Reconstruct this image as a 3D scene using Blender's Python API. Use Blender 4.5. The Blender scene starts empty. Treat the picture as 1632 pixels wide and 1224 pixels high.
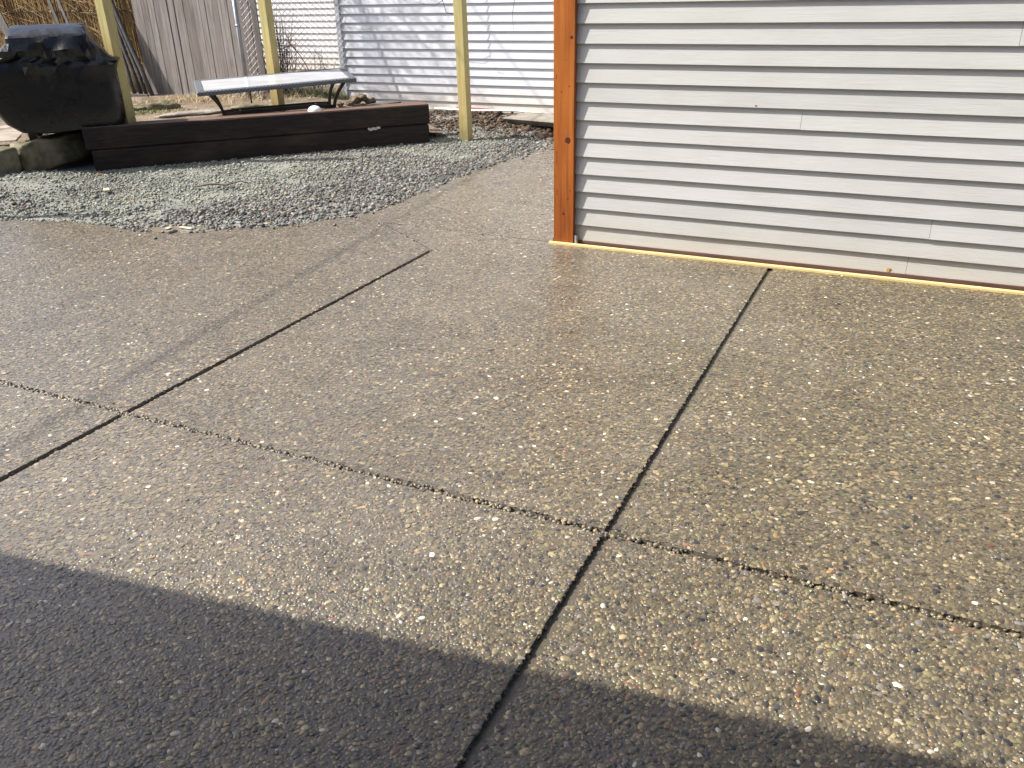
import bpy, bmesh, math, random
import numpy as np
from mathutils import Vector, Matrix, noise
from mathutils.geometry import delaunay_2d_cdt

rnd = random.Random(7)
rng = np.random.default_rng(11)
sc = bpy.context.scene
col = sc.collection
R = math.radians

# ------------------------------------------------------------------ camera
yaw, pit, rol = R(-25.952), R(25.555), R(1.4516)
CAM_H = 1.55
f_ = Vector((math.sin(yaw) * math.cos(pit), math.cos(yaw) * math.cos(pit), -math.sin(pit)))
r_ = Vector((math.cos(yaw), -math.sin(yaw), 0))
d_ = f_.cross(r_)
r2 = r_ * math.cos(rol) + d_ * math.sin(rol)
d2 = -r_ * math.sin(rol) + d_ * math.cos(rol)
cam = bpy.data.cameras.new('camera')
cam.sensor_width = 36.0
cam.lens = 1331.92 / 1632 * 36
cam.clip_start, cam.clip_end = 0.05, 600
camo = bpy.data.objects.new('camera', cam)
M = Matrix((r2, -d2, -f_)).transposed().to_4x4()
M.translation = Vector((0, 0, CAM_H))
camo.matrix_world = M
col.objects.link(camo)
sc.camera = camo

# ------------------------------------------------------------------ light
PHI, ELEV = R(25.0), R(49.0)          # shadow direction from +X, sun height
to_sun = Vector((-math.cos(PHI) * math.cos(ELEV), -math.sin(PHI) * math.cos(ELEV), math.sin(ELEV)))
w = bpy.data.worlds.new('World')
sc.world = w
w.use_nodes = True
wn = w.node_tree
for nd in list(wn.nodes):
    wn.nodes.remove(nd)
sky = wn.nodes.new('ShaderNodeTexSky')
sky.sky_type = 'NISHITA'
sky.sun_disc = False
sky.sun_elevation = ELEV
sky.sun_rotation = math.atan2(to_sun.x, to_sun.y)
sky.air_density = 0.8
sky.dust_density = 4.0
bg = wn.nodes.new('ShaderNodeBackground')
bg.inputs['Strength'].default_value = 0.125
wo = wn.nodes.new('ShaderNodeOutputWorld')
wn.links.new(sky.outputs[0], bg.inputs[0])
wn.links.new(bg.outputs[0], wo.inputs[0])
sl = bpy.data.lights.new('sun', 'SUN')
sl.energy = 5.0
sl.angle = R(0.5)
sl.color = (1.0, 0.94, 0.86)
so = bpy.data.objects.new('sun', sl)
so.rotation_euler = (-to_sun).to_track_quat('-Z', 'Y').to_euler()
so.location = to_sun * 30
col.objects.link(so)
vs = sc.view_settings
sc.display_settings.display_device = 'sRGB'
vs.view_transform = 'Standard'
vs.look = 'None'
vs.gamma = 1.0
vs.use_curve_mapping = False
vs.exposure = 0.72
sc.cycles.max_bounces = 6
sc.cycles.sample_clamp_indirect = 6
sc.cycles.use_denoising = True
sc.cycles.denoising_prefilter = 'NONE'

# ------------------------------------------------------------------ helpers
def lin(r, g, b):
    return tuple((c / 255 / 12.92 if c / 255 <= 0.04045 else ((c / 255 + 0.055) / 1.055) ** 2.4) for c in (r, g, b)) + (1,)


class NT:
    """small wrapper that builds one principled material"""
    def __init__(s, name):
        s.m = bpy.data.materials.new(name)
        s.m.use_nodes = True
        s.t = s.m.node_tree
        s.b = s.t.nodes['Principled BSDF']
        s.co = s.t.nodes.new('ShaderNodeTexCoord').outputs['Object']

    def put(s, nd, k, v):
        if v is None:
            return
        if hasattr(v, 'is_linked') or isinstance(v, bpy.types.NodeSocket):
            s.t.links.new(v, nd.inputs[k])
        else:
            nd.inputs[k].default_value = v

    def map(s, scale, src=None, rot=(0, 0, 0)):
        nd = s.t.nodes.new('ShaderNodeMapping')
        s.t.links.new(src or s.co, nd.inputs[0])
        nd.inputs['Scale'].default_value = scale
        nd.inputs['Rotation'].default_value = rot
        return nd.outputs[0]

    def noise(s, scale, vec=None, detail=4, rough=0.55, dist=0.0):
        nd = s.t.nodes.new('ShaderNodeTexNoise')
        nd.inputs['Scale'].default_value = scale
        nd.inputs['Detail'].default_value = detail
        nd.inputs['Roughness'].default_value = rough
        nd.inputs['Distortion'].default_value = dist
        s.t.links.new(vec or s.co, nd.inputs['Vector'])
        return nd.outputs['Fac']

    def vor(s, scale, vec=None, feature='F1', out='Distance', rand=1.0):
        nd = s.t.nodes.new('ShaderNodeTexVoronoi')
        nd.feature = feature
        nd.inputs['Scale'].default_value = scale
        nd.inputs['Randomness'].default_value = rand
        s.t.links.new(vec or s.co, nd.inputs['Vector'])
        return nd.outputs[out]

    def ramp(s, fac, stops, interp='LINEAR'):
        nd = s.t.nodes.new('ShaderNodeValToRGB')
        nd.color_ramp.interpolation = interp
        el = nd.color_ramp.elements
        while len(el) < len(stops):
            el.new(0.5)
        for e, (p, c) in zip(el, stops):
            e.position = p
            e.color = c if len(c) == 4 else tuple(c) + (1,)
        s.t.links.new(fac, nd.inputs[0])
        return nd.outputs[0]

    def mix(s, fac, a, b, mode='MIX'):
        nd = s.t.nodes.new('ShaderNodeMix')
        nd.data_type = 'RGBA'
        nd.blend_type = mode
        s.put(nd, 0, fac)
        s.put(nd, 6, a)
        s.put(nd, 7, b)
        return nd.outputs[2]

    def math(s, op, a, b=0.0):
        nd = s.t.nodes.new('ShaderNodeMath')
        nd.operation = op
        s.put(nd, 0, a)
        s.put(nd, 1, b)
        return nd.outputs[0]

    def attr(s, name, kind='GEOMETRY', out='Color'):
        nd = s.t.nodes.new('ShaderNodeAttribute')
        nd.attribute_name = name
        nd.attribute_type = kind
        return nd.outputs[out]

    def rand(s):
        return s.t.nodes.new('ShaderNodeObjectInfo').outputs['Random']

    def bump(s, h, strength=0.3, dist=0.01, prev=None):
        nd = s.t.nodes.new('ShaderNodeBump')
        nd.inputs['Strength'].default_value = strength
        nd.inputs['Distance'].default_value = dist
        s.t.links.new(h, nd.inputs['Height'])
        if prev is not None:
            s.t.links.new(prev, nd.inputs['Normal'])
        s.t.links.new(nd.outputs[0], s.b.inputs['Normal'])
        return nd.outputs[0]

    def done(s, color=None, rough=0.6, metal=0.0, spec=0.5, **kw):
        s.put(s.b, 'Base Color', color)
        s.put(s.b, 'Roughness', rough)
        s.put(s.b, 'Metallic', metal)
        s.put(s.b, 'Specular IOR Level', spec)
        for k, v in kw.items():
            s.put(s.b, k, v)
        if 'Coat Weight' in kw:                   # the film lies level over the stones
            up = s.t.nodes.new('ShaderNodeCombineXYZ')
            up.inputs[2].default_value = 1
            s.t.links.new(up.outputs[0], s.b.inputs['Coat Normal'])
        return s.m


def g3(v):
    return (v, v, v, 1)


def mesh_obj(name, me, mat=None, parent=None, kind=None, smooth=False):
    o = bpy.data.objects.new(name, me)
    col.objects.link(o)
    if mat is not None and not me.materials:
        me.materials.append(mat)
    if parent is not None:
        o.parent = parent
    if kind:
        o['kind'] = kind
    if smooth:
        me.shade_smooth()
    return o


def tag(o, label, cat, group=None, kind=None):
    if label:
        o['label'] = label
    if cat:
        o['category'] = cat
    if group:
        o['group'] = group
    if kind:
        o['kind'] = kind
    return o


def empty(name, loc=(0, 0, 0), rz=0.0):
    o = bpy.data.objects.new(name, None)
    o.empty_display_size = 0.2
    o.location = loc
    o.rotation_euler = (0, 0, rz)
    col.objects.link(o)
    return o


class MB:
    """collects boxes, tubes and lumps into one bmesh"""
    def __init__(s):
        s.bm = bmesh.new()

    def box(s, lo, hi, mat=None, bevel=0.0):
        x0, y0, z0 = lo
        x1, y1, z1 = hi
        ps = [(x0, y0, z0), (x1, y0, z0), (x1, y1, z0), (x0, y1, z0), (x0, y0, z1), (x1, y0, z1), (x1, y1, z1), (x0, y1, z1)]
        return s.hexa(ps, mat, bevel)

    def hexa(s, ps, mat=None, bevel=0.0):
        vs_ = [s.bm.verts.new(mat @ Vector(p) if mat else p) for p in ps]
        fs = [s.bm.faces.new([vs_[i] for i in q]) for q in
              ((3, 2, 1, 0), (4, 5, 6, 7), (0, 1, 5, 4), (1, 2, 6, 5), (2, 3, 7, 6), (3, 0, 4, 7))]
        if bevel:
            es = list({e for f in fs for e in f.edges})
            bmesh.ops.bevel(s.bm, geom=es, offset=bevel, segments=1, affect='EDGES', clamp_overlap=True)
        return vs_

    def tube(s, pts, rad, n=6, cap=True):
        pts = [Vector(p) for p in pts]
        rads = rad if isinstance(rad, (list, tuple)) else [rad] * len(pts)
        rings = []
        ref = None
        for i, p in enumerate(pts):
            t = (pts[min(i + 1, len(pts) - 1)] - pts[max(i - 1, 0)]).normalized()
            if ref is None:
                a = Vector((0, 0, 1)) if abs(t.z) < 0.9 else Vector((1, 0, 0))
                ref = t.cross(a).normalized()
            ref = (ref - t * ref.dot(t)).normalized()
            b = t.cross(ref)
            rings.append([s.bm.verts.new(p + (ref * math.cos(2 * math.pi * k / n) + b * math.sin(2 * math.pi * k / n)) * rads[i]) for k in range(n)])
        for r0, r1 in zip(rings, rings[1:]):
            for k in range(n):
                s.bm.faces.new((r0[k], r0[(k + 1) % n], r1[(k + 1) % n], r1[k]))
        if cap and n > 2:
            s.bm.faces.new(rings[0][::-1])
            s.bm.faces.new(rings[-1])

    def strap(s, pts, wvec, t):
        """flat bar: width vector wvec, thickness t"""
        pts = [Vector(p) for p in pts]
        wv = Vector(wvec)
        rings = []
        for i, p in enumerate(pts):
            tg = (pts[min(i + 1, len(pts) - 1)] - pts[max(i - 1, 0)]).normalized()
            nn = tg.cross(wv.normalized()).normalized() * t / 2
            rings.append([s.bm.verts.new(q) for q in (p - wv / 2 - nn, p + wv / 2 - nn, p + wv / 2 + nn, p - wv / 2 + nn)])
        for r0, r1 in zip(rings, rings[1:]):
            for k in range(4):
                s.bm.faces.new((r0[k], r0[(k + 1) % 4], r1[(k + 1) % 4], r1[k]))
        s.bm.faces.new(rings[0][::-1])
        s.bm.faces.new(rings[-1])

    def lump(s, c, r, sub=2, amp=0.25, fr=2.0, seed=0.0, flat=None):
        ret = bmesh.ops.create_icosphere(s.bm, subdivisions=sub, radius=1.0)
        c = Vector(c)
        for v in ret['verts']:
            p = v.co.copy()
            k = 1 + amp * noise.noise(p * fr + Vector((seed, seed * 1.7, 3.1)))
            q = Vector((p.x * r[0], p.y * r[1], p.z * r[2])) * k
            if flat is not None and q.z < -flat:
                q.z = -flat
            v.co = c + q

    def build(s, name, mat, parent=None, kind=None, smooth=False):
        bmesh.ops.recalc_face_normals(s.bm, faces=s.bm.faces)
        me = bpy.data.meshes.new(name)
        s.bm.to_mesh(me)
        s.bm.free()
        return mesh_obj(name, me, mat, parent, kind, smooth)


def np_mesh(name, V, F, cols=None):
    """V (n,3); F (m,3) or (m,4); cols per vertex rgba"""
    me = bpy.data.meshes.new(name)
    k = F.shape[1]
    me.vertices.add(len(V))
    me.vertices.foreach_set('co', np.ascontiguousarray(V, np.float32).ravel())
    me.loops.add(F.size)
    me.loops.foreach_set('vertex_index', np.ascontiguousarray(F, np.int32).ravel())
    me.polygons.add(len(F))
    me.polygons.foreach_set('loop_start', np.arange(0, F.size, k, dtype=np.int32))
    me.update(calc_edges=True)
    if cols is not None:
        at = me.attributes.new('Col', 'FLOAT_COLOR', 'POINT')
        at.data.foreach_set('color', np.ascontiguousarray(cols, np.float32).ravel())
    return me


def inside(poly, x, y):
    poly = np.asarray(poly)
    res = np.zeros(len(x), bool)
    j = len(poly) - 1
    for i in range(len(poly)):
        xi, yi = poly[i]
        xj, yj = poly[j]
        c = (yi > y) != (yj > y)
        with np.errstate(divide='ignore', invalid='ignore'):
            xx = (xj - xi) * (y - yi) / (yj - yi) + xi
        res ^= c & (x < xx)
        j = i
    return res


def in_view(x, y, z=0.0, m=0.22, cx=0.0, cy=0.0):
    """rough test that a ground point lies in the camera's cone, with a generous margin for a camera moved a step"""
    P = np.stack([x - cx, y - cy, np.full_like(x, z - CAM_H)], 1)
    A = P @ np.array([r2, d2, f_]).T
    k = 1331.92
    with np.errstate(divide='ignore', invalid='ignore'):
        u_ = k * A[:, 0] / A[:, 2] / 816
        v_ = k * A[:, 1] / A[:, 2] / 612
    return (A[:, 2] > 0.1) & (np.abs(u_) < 1 + m) & (np.abs(v_) < 1 + m)


def vnoise(x, y, s, seed=0.0):
    return np.array([noise.fractal(Vector((a * s + seed, b * s - seed, seed)), 0.8, 2.0, 3) for a, b in zip(x, y)])


# frame of the timber edging, fences and table: u along it, n out towards the patio
ANG = math.atan2(0.725, 0.688)
U = Vector((math.cos(ANG), math.sin(ANG), 0))
N = Vector((math.sin(ANG), -math.cos(ANG), 0))
TL = Vector((-7.2, 5.645, 0))


def P(s, n, z=0.0):
    return TL + U * s + N * n + Vector((0, 0, z))


FR = Matrix((U, -N, Vector((0, 0, 1)))).transposed().to_4x4()   # local x = u, y = away (-n), z up
FR.translation = TL

# ------------------------------------------------------------------ materials
WET = {'Coat Weight': .42, 'Coat Roughness': .42, 'Coat IOR': 1.5}      # damp sealer over the stones


def damp_sheen(t, c):
    """paler and ragged away from the shed: drying plus sky sheen painted as colour"""
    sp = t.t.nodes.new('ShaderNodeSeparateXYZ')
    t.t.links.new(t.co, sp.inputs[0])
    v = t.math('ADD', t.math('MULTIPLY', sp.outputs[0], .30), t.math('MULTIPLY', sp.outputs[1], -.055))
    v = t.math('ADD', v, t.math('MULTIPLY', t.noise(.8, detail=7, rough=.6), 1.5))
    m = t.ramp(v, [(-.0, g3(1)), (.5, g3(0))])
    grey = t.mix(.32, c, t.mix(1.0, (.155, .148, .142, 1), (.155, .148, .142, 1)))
    dry = t.mix(1.0, grey, (1.24, 1.22, 1.20, 1), 'MULTIPLY')  # drier concrete, with reflected sky glare painted into the same tint
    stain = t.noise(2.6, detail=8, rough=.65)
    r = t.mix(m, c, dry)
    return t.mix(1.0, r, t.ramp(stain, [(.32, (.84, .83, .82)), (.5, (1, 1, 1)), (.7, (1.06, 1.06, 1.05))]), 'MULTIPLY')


def m_concrete():
    t = NT('aggregate_concrete')
    v = t.vor(95, out='Color')
    c = t.ramp(t.t.nodes.new('ShaderNodeSeparateColor').outputs[0], [(0, g3(0.1)), (1, g3(0.1))])
    sepn = [n for n in t.t.nodes if n.type == 'SEPARATE_COLOR'][0]
    t.t.links.new(v, sepn.inputs[0])
    c = t.ramp(sepn.outputs[0], [(0.0, (.035, .033, .03)), (.35, (.075, .068, .055)), (.6, (.11, .098, .075)), (.82, (.16, .14, .10)), (.95, (.24, .17, .09)), (1, (.5, .48, .42))])
    nz = t.noise(1.3, detail=5)
    c = t.mix(0.5, c, t.ramp(nz, [(.3, (.075, .07, .058)), (.7, (.11, .1, .08))]))
    d = t.vor(95)
    t.bump(d, 0.5, 0.004)
    return t.done(c, t.ramp(nz, [(.35, g3(.26)), (.65, g3(.42))]))


def m_matrix():
    t = NT('cement_matrix')
    nz = t.noise(1.1, detail=5)
    fine = t.noise(160, detail=3)
    c = t.ramp(nz, [(.3, (.105, .089, .060)), (.7, (.145, .122, .080))])
    c = t.mix(.6, c, t.ramp(fine, [(.3, g3(.35)), (.7, g3(1.0))]), 'MULTIPLY')
    t.bump(t.noise(240, detail=2), .6, .003)
    c = damp_sheen(t, c)
    return t.done(c, t.ramp(nz, [(.35, g3(.2)), (.65, g3(.34))]), spec=.5, **WET)


def m_pebbles():
    t = NT('wet_pebbles')
    c = t.attr('Col')
    nz = t.noise(.9, detail=4)
    c = t.mix(1.0, c, t.ramp(nz, [(.3, (.86, .86, .86)), (.7, (1.1, 1.08, 1.04))]), 'MULTIPLY')
    c = t.mix(.35, c, t.ramp(t.noise(420, detail=2), [(.3, g3(.55)), (.7, g3(1.05))]), 'MULTIPLY')
    c = damp_sheen(t, c)
    return t.done(c, t.ramp(nz, [(.35, g3(.2)), (.65, g3(.34))]), spec=.5, **WET)


def m_attr(name, rough=.8, spec=.4, bump=0):
    t = NT(name)
    c = t.attr('Col')
    c = t.mix(.5, c, t.ramp(t.noise(300, detail=2), [(.3, g3(.55)), (.7, g3(1.0))]), 'MULTIPLY')
    return t.done(c, rough, spec=spec)


def m_noise(name, a, b, scale=8, rough=.8, stretch=(1, 1, 1), bump=.3, bdist=.01, bscale=60, spec=.4, vary=.0, detail=5):
    t = NT(name)
    vec = t.map(stretch)
    c = t.ramp(t.noise(scale, vec, detail=detail), [(.3, a), (.7, b)])
    if vary:
        c = t.mix(1.0, c, t.ramp(t.rand(), [(0, g3(1 - vary)), (1, g3(1 + vary))]), 'MULTIPLY')
    if bump:
        t.bump(t.noise(bscale, vec, detail=4), bump, bdist)
    return t.done(c, rough, spec=spec)


def m_painted():
    t = NT('pale_grey_paint')
    off = t.t.nodes.new('ShaderNodeVectorMath')
    off.operation = 'ADD'
    rv = t.t.nodes.new('ShaderNodeCombineXYZ')
    rs = t.math('MULTIPLY', t.rand(), 37.0)
    t.t.links.new(rs, rv.inputs[0]); t.t.links.new(rs, rv.inputs[2])
    t.t.links.new(t.co, off.inputs[0]); t.t.links.new(rv.outputs[0], off.inputs[1])
    co = off.outputs[0]
    base = t.ramp(t.rand(), [(0, (.445, .457, .452)), (1, (.485, .497, .492))])
    soft = t.noise(2.2, t.map((1, 1, 3), co), detail=6, rough=.6)
    c = t.mix(.55, base, t.ramp(soft, [(.3, (.84, .83, .81)), (.6, (1, 1, 1))]), 'MULTIPLY')
    dirt = t.noise(5, t.map((.6, 1, 3), co), detail=8, rough=.7)
    c = t.mix(t.ramp(dirt, [(.66, g3(0)), (.8, g3(.38))]), c, (.42, .38, .31, 1))
    sz = t.t.nodes.new('ShaderNodeSeparateXYZ')
    t.t.links.new(t.co, sz.inputs[0])
    zz = t.math('ADD', sz.outputs[2], t.math('MULTIPLY', t.noise(6, detail=7, rough=.7), .5))
    c = t.mix(t.ramp(zz, [(.24, g3(.42)), (.52, g3(0))]), c, (.40, .36, .28, 1))
    speck = t.vor(9, t.map((1, 1, 2.2), co))
    c = t.mix(t.ramp(speck, [(.015, g3(.6)), (.035, g3(0))]), c, (.25, .21, .17, 1))
    grain = t.noise(3, t.map((1.6, 8, 34), co), detail=6, rough=.65, dist=.8)
    saw = t.noise(1, t.map((260, 40, 6), co), detail=2)
    b1 = t.bump(grain, .35, .004)
    t.bump(saw, .10, .0015, b1)
    return t.done(c, .5, spec=.35)


def m_cedar():
    t = NT('stained_cedar')
    v = t.map((16, 16, .55))
    g = t.noise(3.2, v, detail=6, rough=.6, dist=.5)
    c = t.ramp(g, [(.25, (.25, .065, .011)), (.5, (.37, .115, .020)), (.75, (.46, .165, .034))])
    big = t.noise(2.5, t.map((3, 3, 1)), detail=3)
    c = t.mix(.6, c, t.ramp(big, [(.3, (.72, .66, .6)), (.65, (1.05, 1.05, 1.05))]), 'MULTIPLY')
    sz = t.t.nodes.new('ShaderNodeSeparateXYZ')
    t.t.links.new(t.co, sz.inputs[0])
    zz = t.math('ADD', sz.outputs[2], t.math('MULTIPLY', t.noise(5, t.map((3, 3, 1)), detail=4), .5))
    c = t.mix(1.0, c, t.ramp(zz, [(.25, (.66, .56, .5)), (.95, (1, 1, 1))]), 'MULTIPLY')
    kn = t.vor(7.5, t.map((1, 1, .62)), rand=1)
    kc = t.math('ADD', kn, t.math('MULTIPLY', t.noise(60), .045))
    c = t.mix(t.ramp(kc, [(.05, g3(.92)), (.12, g3(.0))]), c, (.07, .017, .006, 1))
    pin = t.vor(26, t.map((1, 1, .45)))
    c = t.mix(t.ramp(pin, [(.03, g3(.85)), (.07, g3(0))]), c, (.06, .018, .008, 1))
    t.bump(g, .25, .003)
    return t.done(c, .42, spec=.4)


def m_treated(nm='treated_pine'):
    t = NT(nm)
    v = t.map((14, 14, .8))
    g = t.noise(3, v, detail=6, rough=.65, dist=.4)
    c = t.ramp(g, [(.25, (.36, .285, .105)), (.55, (.50, .405, .18)), (.8, (.57, .485, .25))])
    green = t.noise(2.0, t.map((2.5, 2.5, 1.2)), detail=4)
    c = t.mix(t.ramp(green, [(.42, g3(0)), (.7, g3(.55))]), c, (.36, .41, .20, 1))
    kn = t.vor(6, t.map((1, 1, .6)))
    kc = t.math('ADD', kn, t.math('MULTIPLY', t.noise(50), .05))
    c = t.mix(t.ramp(kc, [(.06, g3(.7)), (.12, g3(0))]), c, (.2, .13, .05, 1))
    fg = t.noise(9, t.map((20, 20, .5)), detail=6, rough=.7)
    c = t.mix(1.0, c, t.ramp(fg, [(.3, (.74, .72, .68)), (.6, (1.04, 1.04, 1.04))]), 'MULTIPLY')
    sz = t.t.nodes.new('ShaderNodeSeparateXYZ')
    t.t.links.new(t.co, sz.inputs[0])
    zz = t.math('ADD', sz.outputs[2], t.math('MULTIPLY', t.noise(9, detail=5), .5))
    c = t.mix(t.ramp(zz, [(.26, g3(.65)), (.62, g3(0))]), c, (.16, .125, .07, 1))
    t.bump(t.noise(8, v, detail=5), .3, .004)
    return t.done(c, .7, spec=.3)


def m_timber():
    t = NT('creosoted_timber')
    v = t.map((1.0, 14, 14))
    g = t.noise(4, v, detail=7, rough=.65, dist=.3)
    c = t.ramp(g, [(.3, (.010, .0075, .007)), (.6, (.028, .021, .018)), (.8, (.045, .033, .027))])
    pat = t.noise(1.6, t.map((1, 2, 2)), detail=6, rough=.65)
    c = t.mix(t.ramp(pat, [(.50, g3(0)), (.70, g3(.5))]), c, (.085, .055, .042, 1))
    # tops trodden and weathered to a red brown: wear held by the wood itself, along the exposed faces
    geo = t.t.nodes.new('ShaderNodeNewGeometry')
    sp = t.t.nodes.new('ShaderNodeSeparateXYZ')
    t.t.links.new(geo.outputs['Normal'], sp.inputs[0])
    top = t.math('MULTIPLY', t.math('GREATER_THAN', sp.outputs[2], .8), t.ramp(t.noise(6, v), [(.2, g3(.45)), (.7, g3(.95))]))
    c = t.mix(top, c, (.17, .105, .08, 1))
    t.bump(g, .5, .008)
    return t.done(c, .7, spec=.25)


def m_vinyl(nm, a):
    t = NT(nm)
    d = t.noise(1.6, t.map((1, 1, .8)), detail=6, rough=.6)
    c = t.mix(.5, a, t.ramp(d, [(.35, (.88, .87, .85)), (.6, (1, 1, 1))]), 'MULTIPLY')
    # splashed dirt close to the ground
    sp = t.t.nodes.new('ShaderNodeSeparateXYZ')
    geo = t.t.nodes.new('ShaderNodeNewGeometry')
    t.t.links.new(geo.outputs['Position'], sp.inputs[0])
    zz = t.math('ADD', sp.outputs[2], t.math('MULTIPLY', t.noise(7, detail=5), .25))
    c = t.mix(t.ramp(zz, [(.28, g3(.7)), (.62, g3(0))]), c, (.52, .46, .36, 1))
    sp2 = t.vor(16)
    c = t.mix(t.ramp(sp2, [(.012, g3(.8)), (.03, g3(0))]), c, (.2, .18, .15, 1))
    t.bump(t.noise(3, t.map((1.5, 6, 40)), detail=4), .08, .002)
    return t.done(c, .45, spec=.35)


def m_board():
    t = NT('weathered_grey_board')
    rv = t.math('MULTIPLY', t.rand(), 50.0)
    cx = t.t.nodes.new('ShaderNodeCombineXYZ')
    t.t.links.new(rv, cx.inputs[0]); t.t.links.new(rv, cx.inputs[1])
    ad = t.t.nodes.new('ShaderNodeVectorMath'); ad.operation = 'ADD'
    t.t.links.new(t.co, ad.inputs[0]); t.t.links.new(cx.outputs[0], ad.inputs[1])
    v = t.map((13, 13, .7), ad.outputs[0])
    g = t.noise(3.2, v, detail=8, rough=.7, dist=.4)
    c = t.ramp(g, [(.25, (.085, .077, .072)), (.45, (.195, .183, .174)), (.62, (.265, .248, .238)), (.8, (.36, .343, .332))])
    c = t.mix(1.0, c, t.ramp(t.rand(), [(0, (.8, .78, .76)), (.5, (1, .98, .96)), (1, (1.12, 1.11, 1.1))]), 'MULTIPLY')
    rot = t.noise(2.2, t.map((4, 4, .6), ad.outputs[0]), detail=6)
    c = t.mix(t.ramp(rot, [(.62, g3(0)), (.72, g3(.7))]), c, (.09, .07, .055, 1))
    t.bump(g, .5, .008)
    return t.done(c, .85, spec=.2)


M_CON, M_MAT, M_PEB = m_concrete(), m_matrix(), m_pebbles()
M_PAINT, M_CEDAR, M_TREAT, M_TIMB, M_BOARD = m_painted(), m_cedar(), m_treated(), m_timber(), m_board()
M_VINYL = m_vinyl('white_vinyl', (.60, .63, .69, 1))
M_VINYL2 = m_vinyl('far_white_siding', (.60, .61, .63, 1))
M_GREYTRIM = m_noise('grey_trim', (.42, .45, .50, 1), (.50, .53, .58, 1), 6, .5, bump=.05)
M_GRAVEL = m_attr('crushed_gravel', .7, .3)
M_DIRTBED = m_noise('gravel_fines', (.12, .125, .11, 1), (.25, .255, .225, 1), 3.0, .85, bump=.8, bdist=.02, bscale=45)
M_SOIL = m_noise('garden_soil', (.09, .065, .045, 1), (.24, .19, .135, 1), 4, .9, bump=.9, bdist=.03, bscale=35)
M_EARTH = m_noise('bare_earth', (.16, .14, .10, 1), (.28, .25, .19, 1), .6, .9, bump=.5, bdist=.03, bscale=20)
M_PAVER = m_noise('stone_paving', (.22, .195, .16, 1), (.36, .32, .27, 1), 5, .8, bump=.4, bdist=.01, bscale=40, vary=.12)
M_MOSSY = m_noise('mossy_stone', (.06, .06, .03, 1), (.24, .21, .14, 1), 9, .9, bump=.8, bdist=.02, bscale=30)
M_STONE = m_noise('broken_concrete', (.17, .155, .13, 1), (.30, .28, .245, 1), 9, .9, bump=.7, bdist=.015, bscale=40)
M_STRIP = m_noise('fresh_pine_strip', (.64, .47, .19, 1), (.76, .59, .28, 1), 6, .6, (1, 12, 12), bump=.15)
M_SILL = m_noise('brown_sill', (.085, .045, .035, 1), (.15, .085, .065, 1), 7, .7, (1, 10, 10), bump=.3)
M_STEEL = m_noise('galvanised_steel', (.30, .33, .36, 1), (.44, .47, .5, 1), 14, .45, bump=.1)
M_STEEL.node_tree.nodes['Principled BSDF'].inputs['Metallic'].default_value = .55
M_WIRE = m_noise('galvanised_wire', (.40, .41, .42, 1), (.52, .52, .52, 1), 30, .5, bump=0)
M_IRON = m_noise('dark_bronze_metal', (.02, .017, .014, 1), (.04, .034, .028, 1), 12, .45, bump=.1)
M_BLACKP = m_noise('black_plastic', (.008, .008, .008, 1), (.02, .02, .02, 1), 10, .5, bump=.1)
M_POLE = m_noise('grey_weathered_pole', (.03, .029, .03, 1), (.12, .113, .11, 1), 5, .75, (10, 10, .7), bump=.4, vary=.25)
M_REED = m_noise('dry_reed', (.20, .13, .055, 1), (.46, .33, .16, 1), 9, .75, (6, 6, .6), bump=.3)
M_TWIG = m_noise('bare_twig', (.085, .06, .045, 1), (.19, .14, .10, 1), 12, .8, bump=.2)
M_REDTWIG = m_noise('orange_vine', (.42, .11, .04, 1), (.55, .2, .08, 1), 12, .7, bump=0)
M_STRAW = m_noise('dry_straw', (.42, .33, .18, 1), (.62, .52, .32, 1), 12, .8, bump=0, vary=.2)
M_GRASS = m_noise('patchy_grass', (.085, .11, .028, 1), (.22, .23, .07, 1), 6, .7, bump=0)
M_WHITE = m_noise('white_plastic', (.74, .74, .70, 1), (.8, .8, .77, 1), 6, .35, bump=.05)
M_ORANGE = m_noise('orange_cord', (.6, .12, .05, 1), (.7, .18, .08, 1), 9, .6, bump=0)
M_PAPER = m_noise('torn_label', (.5, .5, .46, 1), (.68, .67, .6, 1), 40, .7, bump=0)
M_CHIP = m_noise('wood_chip', (.40, .33, .23, 1), (.55, .48, .36, 1), 30, .7, bump=.2)
M_ROOF = m_noise('porch_roofing', (.06, .06, .06, 1), (.1, .1, .1, 1), 9, .8, bump=.3)
M_WALL = m_noise('house_paint', (.42, .43, .42, 1), (.48, .49, .48, 1), 3, .7, bump=.1)


def m_cover():
    t = NT('black_vinyl_cover')
    c = t.ramp(t.noise(4, detail=5), [(.3, (.004, .0045, .0055)), (.7, (.008, .0085, .0105))])
    t.bump(t.noise(7, t.map((1, 1, .8)), detail=2, dist=1.0), .25, .03)
    return t.done(c, t.ramp(t.noise(6), [(.3, g3(.22)), (.7, g3(.36))]), spec=.5)


def m_glass():
    t = NT('wet_pale_table_glass')
    c = t.ramp(t.noise(2.5, t.map((1, 3, 1)), detail=4), [(.35, (.40, .42, .44)), (.65, (.50, .52, .55))])
    return t.done(c, t.ramp(t.noise(5, detail=4), [(.4, g3(.06)), (.62, g3(.16))]), spec=.6)


def m_wicker():
    t = NT('grey_woven_edge')
    wv = t.t.nodes.new('ShaderNodeTexChecker')
    wv.inputs['Scale'].default_value = 55
    t.t.links.new(t.map((1, 1, 1)), wv.inputs['Vector'])
    c = t.mix(wv.outputs['Fac'], (.055, .062, .072, 1), (.15, .165, .19, 1))
    t.bump(wv.outputs['Fac'], .4, .004)
    return t.done(c, .5)


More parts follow.
